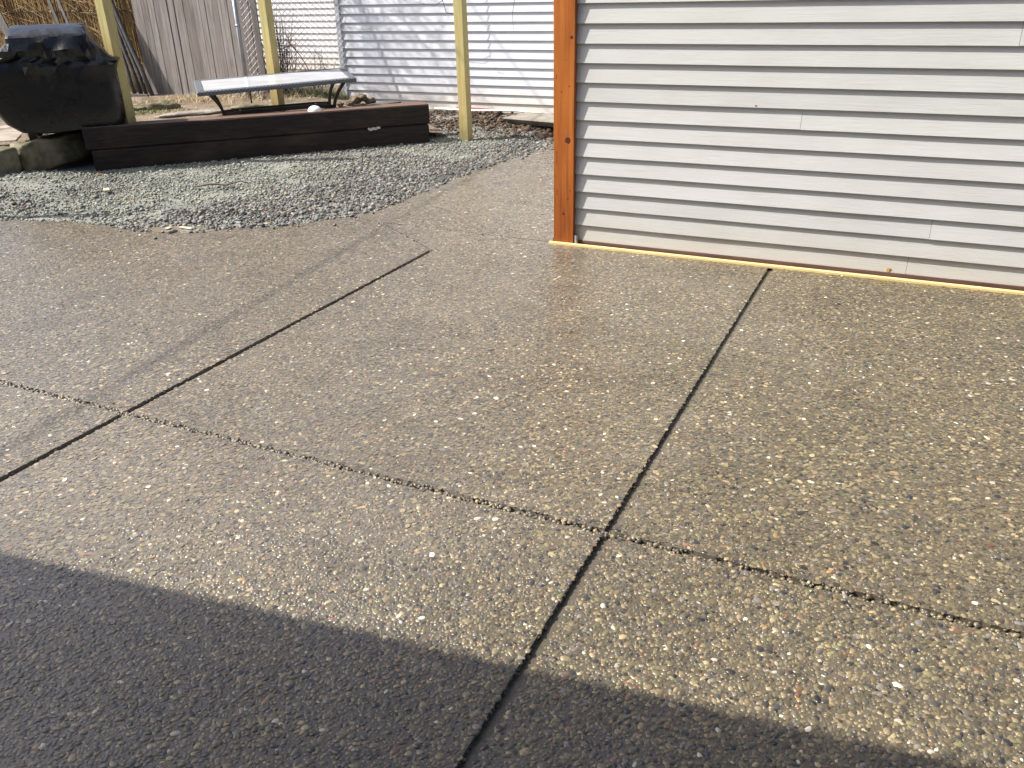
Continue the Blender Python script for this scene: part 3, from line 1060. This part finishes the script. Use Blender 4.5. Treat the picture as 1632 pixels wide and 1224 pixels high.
# torn remnant of a white tag, its print worn away
pts = [(2.712, .206), (2.73, .213), (2.75, .207), (2.775, .214), (2.80, .209), (2.825, .217), (2.85, .214), (2.848, .195), (2.82, .192), (2.80, .184), (2.775, .189), (2.75, .180), (2.73, .184), (2.722, .192)]
f0 = [m.bm.verts.new((a, -.0075, b)) for a, b in pts]; f1 = [m.bm.verts.new((a, -.0055, b)) for a, b in pts]
m.bm.faces.new(f0); m.bm.faces.new(f1[::-1])
for i in range(len(pts)):
    j = (i + 1) % len(pts)
    m.bm.faces.new((f0[i], f1[i], f1[j], f0[j]))
m.build('torn_label', M_PAPER, bedt)
m = MB()
for i in range(9):
    a = 2.728 + i * .0125
    m.box((a, -.0085, .193 + .004 * math.sin(i * 2.1)), (a + .004, -.0072, .204 + .004 * math.sin(i * 1.3)))
m.build('label_marks', M_BLACKP, bedt)
slab_piece('loose_board', P(2.92, -.72, .325), (.85, .14, .03), ANG + .55, M_POLE, 'grey loose board lying behind the right end of the timbers', 'board', tilt=(.02, .01))

# mossy curb stones at the left
curb = tag(empty('stone_curb', (-7.5, 5.0, 0)), 'mossy stone curb between the paving and the gravel', 'curb')
for (y0, y1) in ((2.2, 3.3), (3.33, 4.36), (4.39, 5.16), (5.18, 5.96)):
    bm = bmesh.new()
    bmesh.ops.create_cube(bm, size=1)
    bmesh.ops.subdivide_edges(bm, edges=bm.edges, cuts=6, use_grid_fill=True)
    for v in bm.verts:
        yy = (y0 + y1) / 2 + v.co.y * (y1 - y0)
        p = Vector((-7.5 - .095 + v.co.x * .19, yy, .17 + v.co.z * .27 + .05 * max(0, yy - 5.0)))
        q = p + Vector((1, .4, .8)) * .03 * noise.noise(p * 7) + Vector((.6, .1, 1)) * .018 * noise.noise(p * 19)
        c = Vector((abs(v.co.x), abs(v.co.y), abs(v.co.z)))
        if sorted(c)[1] > .45:
            q += (Vector((-7.595, (y0 + y1) / 2, .17)) - q) * .06
        v.co = q
    me = bpy.data.meshes.new('curb_stone'); bm.to_mesh(me); bm.free()
    rel(mesh_obj('curb_stone', me, M_MOSSY, curb, smooth=True), curb)

paving = empty('stone_paving'); paving['kind'] = 'structure'
for i, s0 in enumerate((-3.9, -3.05, -2.2, -1.35, -.62, .06)):
    for j, n0 in enumerate((-1.62, -.98, -.34, .32, .95, 1.6)):
        c = P(s0 + .4, n0 - .3)
        if c.x > -7.95 or n0 - .3 < -2.0:
            continue
        if s0 + .8 > .7:
            continue
        m = MB()
        z = .306 + .004 * rnd.random()
        q = [P(s0 + .012, n0 - .64 + .012), P(s0 + .80 + (.02 if i < 3 else -.08), n0 - .64 + .012), P(s0 + .80 + (.02 if i < 3 else -.08), n0 - .012), P(s0 + .012, n0 - .012)]
        for a in q:
            a.x = min(a.x, -7.70)
        m.hexa([(a.x, a.y, .24) for a in q] + [(a.x, a.y, z) for a in q], bevel=.006)
        m.build('paving_stone', M_PAVER, paving)
# ------------------------------------------------------------------ covered grill
grill = tag(empty('covered_grill', P(.02, .1, .3), ANG), 'grill on wheels under a glossy creased black cover', 'grill')
GW = Vector((-7.61, 5.372, .3))       # front left wheel on the paving
# local frame of the grill: x along the front, y away from the patio, z up, origin at GW
grill.location = GW


def cover_shape():
    secs = [  # z, x0, x1, y0, y1, corner radius
        (.080, .03, .80, .00, .50, .05), (.092, -.06, .83, -.03, .56, .09), (.17, -.17, .87, -.045, .60, .10), (.30, -.235, .885, -.045, .61, .09),
        (.48, -.25, .885, -.04, .61, .08), (.60, -.255, .88, -.04, .61, .07), (.665, -.26, .875, -.045, .61, .07), (.705, -.245, .865, -.04, .60, .07),
        (.745, -.11, .80, -.03, .57, .07), (.80, -.03, .735, -.04, .54, .05), (.87, .0, .69, -.03, .52, .035), (.915, .012, .685, -.012, .51, .025),
        (.935, .02, .68, .01, .50, .022), (.985, .03, .665, .16, .48, .02), (1.005, .035, .655, .27, .46, .02), (1.01, .06, .63, .30, .43, .02)]
    K = 72
    bm = bmesh.new()
    rings = []
    for si, (z, x0, x1, y0, y1, rc) in enumerate(secs):
        ring = []
        W, D = x1 - x0 - 2 * rc, y1 - y0 - 2 * rc
        per = 2 * (W + D) + 2 * math.pi * rc
        for k in range(K):
            t = per * k / K
            segs = [(W, 'b'), (math.pi * rc / 2, 'c0'), (D, 'r'), (math.pi * rc / 2, 'c1'), (W, 't'), (math.pi * rc / 2, 'c2'), (D, 'l'), (math.pi * rc / 2, 'c3')]
            for L, nm in segs:
                if t <= L or nm == 'c3':
                    break
                t -= L
            a = t / max(rc, 1e-6)
            if nm == 'b': p, nv = (x0 + rc + t, y0), (0, -1)
            elif nm == 'r': p, nv = (x1, y0 + rc + t), (1, 0)
            elif nm == 't': p, nv = (x1 - rc - t, y1), (0, 1)
            elif nm == 'l': p, nv = (x0, y1 - rc - t), (-1, 0)
            else:
                cx, cy, a0 = {'c0': (x1 - rc, y0 + rc, -math.pi / 2), 'c1': (x1 - rc, y1 - rc, 0), 'c2': (x0 + rc, y1 - rc, math.pi / 2), 'c3': (x0 + rc, y0 + rc, math.pi)}[nm]
                nv = (math.cos(a0 + a), math.sin(a0 + a)); p = (cx + rc * nv[0], cy + rc * nv[1])
            v3 = Vector((p[0], p[1], z))
            low = .008 * noise.noise(Vector((v3.x * 3.5, v3.y * 3.5, z * 1.2)))
            up = max(0, min(1, (z - .6) / .1)) * max(.06, min(1, (.90 - z) / .07))
            rid = abs(noise.noise(Vector((v3.x * 4.5 + z * 8, v3.y * 5, z * 7 + 2)))) * 1.5 + .4 * abs(noise.noise(Vector((v3.x * 11 - z * 14, v3.y * 11, z * 13))))
            dd = low + up * (.095 * (rid - .35))
            dz = up * .03 * noise.noise(Vector((v3.x * 8, v3.y * 8, 5 + z * 4))) + (.012 * noise.noise(Vector((v3.x * 2.5, v3.y * 2.5, 9.0))) if z < .2 else 0)
            ring.append(bm.verts.new((v3.x + nv[0] * dd, v3.y + nv[1] * dd, z + dz)))
        rings.append(ring)
    for r0, r1 in zip(rings, rings[1:]):
        for k in range(K):
            bm.faces.new((r0[k], r0[(k + 1) % K], r1[(k + 1) % K], r1[k]))
    bm.faces.new(rings[-1])
    bmesh.ops.triangulate(bm, faces=[f for f in bm.faces if len(f.verts) == 4])
    bmesh.ops.recalc_face_normals(bm, faces=bm.faces)
    me = bpy.data.meshes.new('cover'); bm.to_mesh(me); bm.free()
    o = mesh_obj('cover', me, M_COVER, grill, smooth=False)
    me.shade_smooth()
    me.set_sharp_from_angle(angle=R(24))
    return o


cover_shape()
m = MB()   # buckled strap at the shoulder
m.strap([(.78, .30, .80), (.83, .30, .815), (.86, .30, .79), (.885, .30, .73)], (0, .05, 0), .008)
m.build('strap', M_BLACKP, grill, smooth=False)
for (wx, wy) in ((.03, .05), (.03, .45), (.72, .05), (.72, .45)):
    m = MB()
    m.tube([(wx - .032, wy, .09), (wx - .024, wy, .09), (wx + .024, wy, .09), (wx + .032, wy, .09)], [.072, .09, .09, .072], 24)
    wv = m.build('wheel', M_BLACKP, grill, smooth=False)
    m = MB(); m.tube([(wx - .037, wy, .09), (wx + .037, wy, .09)], .024, 10); m.build('hub', M_STEEL, wv, smooth=True)
m = MB(); m.box((.02, .08, .085), (.76, .10, .105)); m.box((.02, .42, .085), (.76, .44, .105)); m.build('base_rail', M_STEEL, grill)

# ------------------------------------------------------------------ low table
TLOC = P(1.08, -.26, 0)
table = tag(empty('patio_table', TLOC, ANG), 'low patio table with a pale glassy top and grey woven rim', 'table')
def tz(x, y):
    return .644 + .030 * x + .10 * y
TLn, TW = 1.62, .62
def tslab(x0, x1, y0, y1, za, zb, bevel=0):
    m = MB()
    q = [(x0, y0), (x1, y0), (x1, y1), (x0, y1)]
    m.hexa([(a, b, tz(a, b) + za) for a, b in q] + [(a, b, tz(a, b) + zb) for a, b in q], bevel=bevel)
    return m
tslab(.075, TLn - .075, .05, TW - .05, -.012, -.001, .002).build('table_glass', M_GLASS, table)
for (x0, x1, y0, y1) in ((0, TLn, 0, .05), (0, TLn, TW - .05, TW), (0, .075, .0505, TW - .0505), (TLn - .075, TLn, .0505, TW - .0505)):
    tslab(x0, x1, y0, y1, -.042, .002, .008).build('rim', M_WICK, table)
tslab(.02, TLn - .02, .02, TW - .02, -.04, -.028).build('frame', M_IRON, table)
def fz(s, n):
    return float(zterr(np.array([s]), np.array([n]))[0])
for ex, sx in ((.14, 1), (TLn - .14, -1)):
    for ey, sy in ((.10, 1), (TW - .10, -1)):
        top = Vector((ex - sx * .03, ey, tz(ex, ey) - .04))
        ft = Vector((ex + sx * .10, ey + sy * .06, fz(1.08 + ex, -.26 - ey) - .01))
        pts = []
        for i in range(9):
            t = i / 8
            p = top.lerp(ft, t)
            bow = math.sin(t * math.pi) * .045
            pts.append(p + Vector((sx * bow, sy * bow * .4, 0)))
        m = MB(); m.strap(pts, (0, .05, 0), .028); m.build('leg', M_IRON, table)
for yy in (.22, TW - .22):
    for dz in (.0,):
        e = -1 if yy < TW / 2 else 1
        a0, a1 = .24, TLn - .24
        def zz(x): return fz(1.08 + x, -.26 - yy) + .10
        m = MB(); m.strap([(a0, yy + e * .06, zz(a0) - .015), (a0 + .17, yy, zz(a0)), (a1 - .17, yy, zz(a1)), (a1, yy + e * .06, zz(a1) - .015)], (0, 0, .042), .018)
        m.build('stretcher', M_IRON, table)
for xx in (.41, TLn - .41):
    m = MB(); m.box((xx - .008, .23, fz(1.08 + xx, -.57) + .09), (xx + .008, TW - .23, fz(1.08 + xx, -.57) + .115)); m.build('cross_bar', M_IRON, table)

# white dish on the soil behind the timber
m = MB()
rings = []
o_c = P(2.2, -.105, .407)
for i in range(7):
    a = i / 6 * math.pi / 2
    rings.append((.072 * math.cos(a), .05 * math.sin(a)))
prev = None
for rr, hh in rings:
    rr = max(rr, .0005)
    cur = [m.bm.verts.new((o_c.x + rr * math.cos(2 * math.pi * k / 20), o_c.y + rr * math.sin(2 * math.pi * k / 20), o_c.z + hh * 1.1)) for k in range(20)]
    if prev:
        for k in range(20):
            m.bm.faces.new((prev[k], prev[(k + 1) % 20], cur[(k + 1) % 20], cur[k]))
    prev = cur
m.bm.faces.new(prev)
tag(m.build('upturned_bowl', M_WHITE, smooth=True), 'white upturned plastic bowl resting on the dark timbers before the table', 'bowl')

# ------------------------------------------------------------------ fences at the back
NF = -2.44
FY, FZ = 8.72, .25
bfence = tag(empty('board_fence', (-8.3, FY, FZ)), 'weathered grey fence of upright boards behind the table', 'fence')
s = -1.34
kb = 0
while s < .63:
    wd = rnd.choice((.09, .105, .12, .14, .15, .165))
    m = MB()
    lo, hi = rnd.uniform(-.01, .01), 1.9 + rnd.uniform(-.02, .02)
    y = rnd.uniform(-.006, .006)
    tp = rnd.uniform(-.004, .004)
    m.hexa([(s, y, lo), (s + wd, y + tp, lo), (s + wd, y + .02 + tp, lo), (s, y + .02, lo),
            (s + .006, y, hi), (s + wd + .005, y + tp, hi), (s + wd + .005, y + .02 + tp, hi), (s + .006, y + .02, hi)], bevel=.002)
    m.build('fence_board', M_BOARD, bfence)
    s += wd + (rnd.uniform(.002, .006) if kb != 5 else .02)
    kb += 1
m = MB(); m.box((-1.30, .075, 0), (.6, .088, 1.85)); m.build('gap_shade_panel', M_POLE, bfence)  # added dark panel, makes the gaps between the boards read as shade
for z in (.35, 1.5):
    m = MB(); m.box((-1.32, .03, z), (.62, .07, z + .09)); m.build('fence_rail', M_POLE, bfence)

rf = tag(empty('reed_fence', (-9.64, FY + .03, FZ)), 'tan dry reed screen with twisted wire behind the covered grill', 'fence')
m = MB()
for i in range(460):
    x0 = -3.9 + 4.1 * (i + rnd.random()) / 460
    lean = rnd.gauss(.08, .07)
    yy = rnd.uniform(0, .035)
    rr = rnd.uniform(.003, .0075)
    m.tube([(x0, yy, 0), (x0 - lean * .5, yy + rnd.uniform(-.008, .008), .9), (x0 - lean, yy, 1.9 + rnd.uniform(-.1, .05))], rr, 5, cap=False)
for i in range(420):                         # loose stalks hanging across at a slant
    x0 = rnd.uniform(-3.8, .15); z0 = rnd.uniform(.1, 1.5)
    L = rnd.uniform(.15, .6); a = rnd.gauss(-.75, .4)
    m.tube([(x0, -.012, z0), (x0 + math.sin(a) * L, -.03 + rnd.uniform(-.03, .01), z0 + math.cos(a) * L)], rnd.uniform(.002, .0042), 4, cap=False)
m.build('reeds', M_REED, rf, 'stuff', smooth=True)
for z in (.32, 1.10):
    m = MB()
    for ph in (0, math.pi):
        m.tube([(-3.9 + .02 * i, -.014 + .008 * math.sin(i * 1.3 + ph), z + .010 * math.cos(i * 1.3 + ph)) for i in range(206)], .0045, 4, cap=False)
    m.build('tie_wire', M_IRON, rf)
m = MB(); m.box((-3.9, .05, -.02), (.22, .07, 1.88)); m.build('backing', M_REED, rf)

# old boards and poles leaning on the fence
LB = (((-9.93, 8.0), (-10.93, 8.42), .055, 'left grey board of the close pair leaning on the reed screen above the grill'),
      ((-9.74, 8.0), (-10.76, 8.42), .05, 'right grey board of the close pair leaning on the reed screen above the grill'),
      ((-10.75, 7.9), (-12.15, 8.42), .16, 'dark grey board leaning alone on the reed screen at the far left'))
for b0, t0, wd, lb in LB:
    m = MB()
    b0, t0 = Vector((b0[0] * 1.03, b0[1] + .25, .27)), Vector((t0[0] * 1.03, t0[1] + .25, 1.95))
    m.strap([b0, b0.lerp(t0, .5), t0], Vector((wd, 0, 0)), .018)
    tag(m.build('leaning_board', M_POLE), lb, 'board', 'old boards leaning on the reed screen')
PL = ('leftmost grey pole of the leaning bundle, next to the reed screen', 'second grey pole from the left in the leaning bundle', 'middle grey pole of the leaning bundle',
      'fourth grey pole from the left in the leaning bundle', 'rightmost grey pole of the leaning bundle, against the grey boards')
for i, (xb_, xt_, rr) in enumerate(((-9.44, -9.70, .026), (-9.34, -9.675, .022), (-9.25, -9.65, .028), (-9.155, -9.62, .022), (-9.06, -9.585, .028))):
    b0 = Vector((xb_ * 1.03, 8.46 + .012 * i, .27)); t0 = Vector(((xt_ - .42 * (xb_ - xt_)) * 1.03, 8.67, 1.93))
    m = MB()
    pts = [b0.lerp(t0, q) + Vector((rnd.uniform(-.007, .007), rnd.uniform(-.007, .007), 0)) for q in (0, .2, .4, .6, .8, 1)]
    m.tube(pts, [rr * rnd.uniform(.85, 1.1) for _ in pts], 8)
    tag(m.build('old_pole', M_POLE, smooth=True), PL[i], 'pole', 'grey poles leaning together')
slab_piece('grey_edging', (-9.70, 8.40, .26), (.75, .03, .09), .03, M_POLE, 'low grey edging board at the foot of the leaning poles', 'board', bevel=.003)

clf = tag(empty('chain_link_fence', P(1.735, NF, .3), ANG), 'chain link fence with a galvanised post beside the grey boards', 'fence')
m = MB(); m.tube([(0, 0, -.02), (0, 0, 1.45)], .024, 14); m.build('fence_post', M_STEEL, clf, smooth=True)
for zb in (.20, .86):
    m = MB(); m.tube([(0, 0, zb), (0, 0, zb + .025)], .0275, 14); m.build('tension_band', M_STEEL, clf, smooth=True)
m = MB(); m.tube([(0, .0, 1.42), (1.27, 0, 1.42)], .018, 10); m.build('top_rail', M_STEEL, clf, smooth=True)
m = MB()
CW, CZ0, CZ1, PT = 1.27, .03, 1.41, .070
HH = CZ1 - CZ0
for sgn in (1, -1):
    a = -HH
    while a < CW + HH:
        # line x = a + sgn-dependent t, z = t
        if sgn > 0:
            t0, t1 = max(0, -a), min(HH, CW - a)
            if t1 - t0 > .02:
                m.tube([(a + t0, .002, CZ0 + t0), (a + t1, .002, CZ0 + t1)], .0027, 3, cap=False)
        else:
            t0, t1 = max(0, a - CW), min(HH, a)
            if t1 - t0 > .02:
                m.tube([(a - t0, -.002, CZ0 + t0), (a - t1, -.002, CZ0 + t1)], .0027, 3, cap=False)
        a += PT
m.build('wire_mesh', M_WIRE, clf, 'stuff')

# bare shrub and vine at the fence
def shrub(name, c, k, h, spread, mat, label, seed, cat='shrub', r0=.0085):
    rr = random.Random(seed)
    m = MB()
    for i in range(k):
        a = rr.uniform(0, 2 * math.pi)
        d = rr.random() ** .7 * spread
        p = Vector((c[0] + math.cos(a) * d * .45, c[1] + math.sin(a) * d * .45, c[2]))
        q = Vector((math.cos(a) * d, math.sin(a) * d, h * rr.uniform(.55, 1.1)))
        pts = [p]
        for t in (.25, .5, .75, 1):
            pts.append(p + Vector((q.x * t, q.y * t, q.z * t)) + Vector((rr.gauss(0, .025), rr.gauss(0, .025), 0)))
        m.tube(pts, [r0, r0 * .85, r0 * .65, r0 * .45, r0 * .2], 4, cap=False)
        for b in range(rr.randint(2, 5)):
            j = rr.randint(1, 3)
            e = pts[j] + Vector((rr.gauss(0, .09), rr.gauss(0, .09), rr.uniform(.04, .2)))
            m.tube([pts[j], pts[j].lerp(e, .5) + Vector((rr.gauss(0, .012), rr.gauss(0, .012), 0)), e], [r0 * .45, r0 * .35, r0 * .15], 3, cap=False)
    return tag(m.build(name, mat, smooth=True), label, cat)


shrub('bare_shrub', P(2.18, -2.75, .29), 44, 1.0, .30, M_TWIG, 'bare twiggy shrub behind the chain link fence', 3)
shrub('bare_shrub', P(2.75, -3.0, .27), 9, .55, .22, M_TWIG, 'small bare shrub near the white house corner behind the fence', 5)
shrub('bare_sapling', P(1.86, -2.2, .31), 3, .5, .12, M_TWIG, 'thin bare sapling beside the galvanised fence post', 8, 'sapling', .007)
m = MB()
m.tube([P(2.62, -2.7, .30), P(2.55, -2.66, .62), P(2.47, -2.62, .78), P(2.36, -2.6, .92), P(2.34, -2.6, 1.0), P(2.29, -2.6, 1.08)], [.007, .007, .006, .006, .005, .003], 5)
m.tube([P(2.36, -2.6, .92), P(2.30, -2.58, .98), P(2.27, -2.58, 1.0)], [.004, .003, .002], 4)
m.tube([P(2.34, -2.6, 1.0), P(2.40, -2.58, 1.06)], [.004, .002], 4)
tag(m.build('bare_vine', M_REDTWIG, smooth=True), 'orange brown bare stem rising through the chain link fence', 'vine')
st = P(1.72, -1.9, .30)
m = MB(); m.tube([st, st + Vector((.005, 0, .34))], .009, 6); tag(m.build('garden_stake', M_IRON, smooth=True), 'thin dark stake with an orange string behind the table', 'stake')
m = MB(); m.tube([st + Vector((-.012, 0, .27)), st + Vector((.05, .05, .265)), P(2.0, -1.9, .545), P(2.2, -2.0, .54)], .006, 5); m.lump(st + Vector((.005, -.01, .27)), (.022, .022, .018), 1, .3, 3)
tag(m.build('marking_string', M_ORANGE, smooth=True), 'orange string tied to the dark stake behind the table', 'string')

# stones on the terrace
def rock(name, c, r, mat, label, rz=0.0, seed=0.0, cat='rock', group=None, flat=None, amp=.35):
    m = MB()
    m.lump((0, 0, 0), r, 3, amp, 1.8, seed, flat)
    o = m.build(name, mat, smooth=True)
    o.location = c
    o.rotation_euler = (0, 0, rz)
    return tag(o, label, cat, group)


rock('mossy_rock', P(.72, -1.98, .345), (.19, .08, .07), M_MOSSY, 'long mossy rock in front of the leaning poles', ANG + .1, 2.0)
rock('mossy_rock', P(.42, -2.0, .335), (.12, .07, .045), M_MOSSY, 'low mossy rock between the treated post and the poles', ANG - .1, 5.0)
rock('flat_stone', P(1.02, -1.30, .32), (.40, .11, .035), M_STONE, 'long flat stone lying on the soil left of the table leg', ANG + .12, 8.0, amp=.25)
rock('flat_stone', P(1.75, -1.45, .325), (.30, .10, .05), M_MOSSY, 'flat mossy stone lying under the middle of the table', ANG, 4.0, amp=.3)
clods = [(2.80, -1.05, .055, .055), (2.88, -1.12, .06, .06), (2.96, -1.04, .05, .04), (2.74, -1.0, .045, .03), (2.91, -1.02, .045, .085), (3.02, -1.1, .05, .03), (2.62, -.98, .04, .03)]
CL = ['wide brown earth clod at the left of the heap', 'largest brown earth clod in the middle of the heap', 'brown earth clod at the right of the heap', 'small brown earth clod low in front of the heap', 'brown earth clod on top of the heap', 'small brown earth clod alone at the far right of the heap', 'small brown earth clod alone left of the heap']
CL = [c + ' by the white house' for c in CL]
for i, (a, b, r, dz) in enumerate(clods):
    rock('earth_clod', P(a, b, fz(a, b) + dz), (r, r * .9, r * .75), M_SOIL, CL[i], i * 1.1, i * 2.3, 'clod', 'clods heaped by the white house corner', amp=.7)

# grass, straw and leaf litter
def blades(name, cen, k, spr, h, mat, label, cat):
    m = MB()
    for i in range(k):
        a, b = rnd.gauss(0, spr[0]), rnd.gauss(0, spr[1])
        p = P(cen[0] + a, cen[1] + b)
        p.z = fz(cen[0] + a, cen[1] + b) - .005
        t = Vector((rnd.gauss(0, h * .5), rnd.gauss(0, h * .5), h * rnd.uniform(.4, 1.1)))
        w_ = Vector((rnd.gauss(0, 1), rnd.gauss(0, 1), 0)).normalized() * .0035
        v = [m.bm.verts.new(q) for q in (p - w_, p + w_, p + t * .6 + w_ * .7, p + t * .6 - w_ * .7, p + t * Vector((1.3, 1.3, .95)) if False else p + Vector((t.x * 1.4, t.y * 1.4, t.z)))]
        m.bm.faces.new(v[:4]); m.bm.faces.new((v[3], v[2], v[4]))
    o = m.build(name, mat, kind='stuff')
    return tag(o, label, cat, kind='stuff')


blades('grass', (2.55, -2.75), 2600, (.35, .30), .06, M_GRASS, 'short yellow green grass behind the table and fence', 'grass')
blades('grass', (.45, -1.72), 700, (.22, .12), .035, M_GRASS, 'thin grass beside the mossy rocks', 'grass')
blades('dry_straw', (1.0, -2.65), 480, (.42, .14), .10, M_STRAW, 'dry straw at the foot of the grey board fence', 'straw')
blades('dry_straw', (.75, -1.55), 350, (.33, .16), .02, M_STRAW, 'scattered dry leaf litter on the soil', 'litter')
blades('dry_straw', (2.0, -2.3), 300, (.35, .2), .10, M_STRAW, 'dry stalks under the bare shrub', 'straw')

# stake outside the left edge of the view; its shadow lies across the gravel
m = MB(); m.box((-.035, -.035, 0), (.035, .035, 1.26), bevel=.003)
o = m.build('garden_stake', M_TREAT); o.location = (-6.68, 4.0, .03)
tag(o, 'square wooden stake in the gravel left of the view', 'stake')

# ------------------------------------------------------------------ bare tree over the back fence
tr = tag(empty('bare_tree', (-9.7, 9.7, 0)), 'bare leafless tree behind the reed screen reaching over the yard', 'tree')
rt = random.Random(21)
mt, mbk = MB(), MB()
mt.tube([(0, 0, 0), (.05, .03, .9), (.02, .08, 1.8), (.1, .06, 2.6)], [.11, .09, .08, .07], 10)


def grow(p, dirv, L, r, lvl):
    pts = [p]
    d = dirv.normalized()
    for i in range(4):
        d = (d + Vector((rt.gauss(0, .16), rt.gauss(0, .16), rt.gauss(.02, .1)))).normalized()
        pts.append(pts[-1] + d * L / 4)
    mbk.tube(pts, [r * (1 - .17 * i) for i in range(5)], 5 if lvl < 2 else 3, cap=False)
    if lvl >= 4:
        return
    for i in range((5, 5, 4, 3)[lvl]):
        j = rt.randint(1, 4)
        nd = (d * .7 + Vector((rt.gauss(0, .6), rt.gauss(0, .6), rt.gauss(.1, .4)))).normalized()
        grow(pts[j], nd, L * rt.uniform(.5, .75), max(r * (1 - .17 * j) * .6, .0052), lvl + 1)


for dv in ((.9, -.35, .8), (.9, -.6, 1.0), (.75, -.1, 1.1), (1.1, -.25, .65), (-.4, .5, 1.1), (.3, -.7, 1.2)):
    grow(Vector((.1, .06, 2.3 + rt.random() * .3)), Vector(dv), 1.7, .026, 0)
mt.build('trunk', M_TWIG, tr, smooth=True)
mbk.build('branches', M_TWIG, tr, smooth=True)
# a few dead vines hanging before the white wall
m = MB()
m.tube([(-4.40, 9.42, 2.9), (-4.405, 9.40, 2.0), (-4.41, 9.38, 1.4), (-4.44, 9.38, 1.26), (-4.435, 9.38, 1.08)], [.005, .004, .004, .003, .002], 4)
m.tube([(-5.36, 9.38, 2.8), (-5.35, 9.38, 1.42), (-5.29, 9.36, 1.27), (-5.2, 9.36, 1.25)], [.005, .005, .004, .003], 4)
m.tube([(-5.34, 9.38, 1.40), (-5.45, 9.37, 1.34), (-5.7, 9.36, 1.39)], [.004, .003, .002], 4)
m.tube([(-5.36, 9.38, 2.8), (-4.9, 9.4, 2.95), (-4.40, 9.42, 2.9), (-4.3, 9.5, 3.12)], .006, 4)
tag(m.build('hanging_vine', M_TWIG, smooth=True), 'thin dead vine hanging in front of the white house wall', 'vine')

# ------------------------------------------------------------------ the porch whose roof shades the near corner
porch = tag(empty('porch', (-1, -1.5, 0)), 'house porch behind the viewer whose roof shades the near slab', 'porch')
ex0, ex1 = -7.0, 5.0
def eave_y(x):
    return .289 + .131 * (x + 2.655)
HE = 3.25
m = MB()
a, b = (ex0, eave_y(ex0)), (ex1, eave_y(ex1))
m.hexa([(a[0], a[1], HE), (b[0], b[1], HE), (ex1, -2.2, HE + .2), (ex0, -2.9, HE + .2), (a[0], a[1], HE + .12), (b[0], b[1], HE + .12), (ex1, -2.2, HE + .4), (ex0, -2.9, HE + .4)])
rel(m.build('roof', M_ROOF, porch), porch)
m = MB(); m.box((-7.0, -3.2, -.1), (5.0, -2.95, 3.9)); rel(m.build('wall', M_WALL, porch), porch)
for px in (-6.8, 4.6):
    m = MB(); m.box((px, eave_y(px) - .4, -.1), (px + .12, eave_y(px) - .28, HE + .03)); rel(m.build('pillar', M_WALL, porch), porch)

# overhead cable that draws the faint line across the slab
cab = tag(empty('overhead_cable', (-8, 2, 6)), 'overhead cable between two poles', 'cable')
m = MB()
pts = []
for i in range(41):
    t = i / 40
    y_ = -16 + 38 * t
    x_ = -7.70 - .128 * (y_ + .47)
    pts.append((x_, y_, 6.0 + .35 * ((2 * t - 1) ** 2)))
m.tube(pts, .011, 6)
rel(m.build('wire', M_BLACKP, cab, smooth=True), cab)
for q in (pts[0], pts[-1]):
    m = MB(); m.tube([(q[0], q[1], -.2), (q[0], q[1], 7.2)], [.14, .1], 10); rel(m.build('pole', M_POLE, cab, smooth=True), cab)
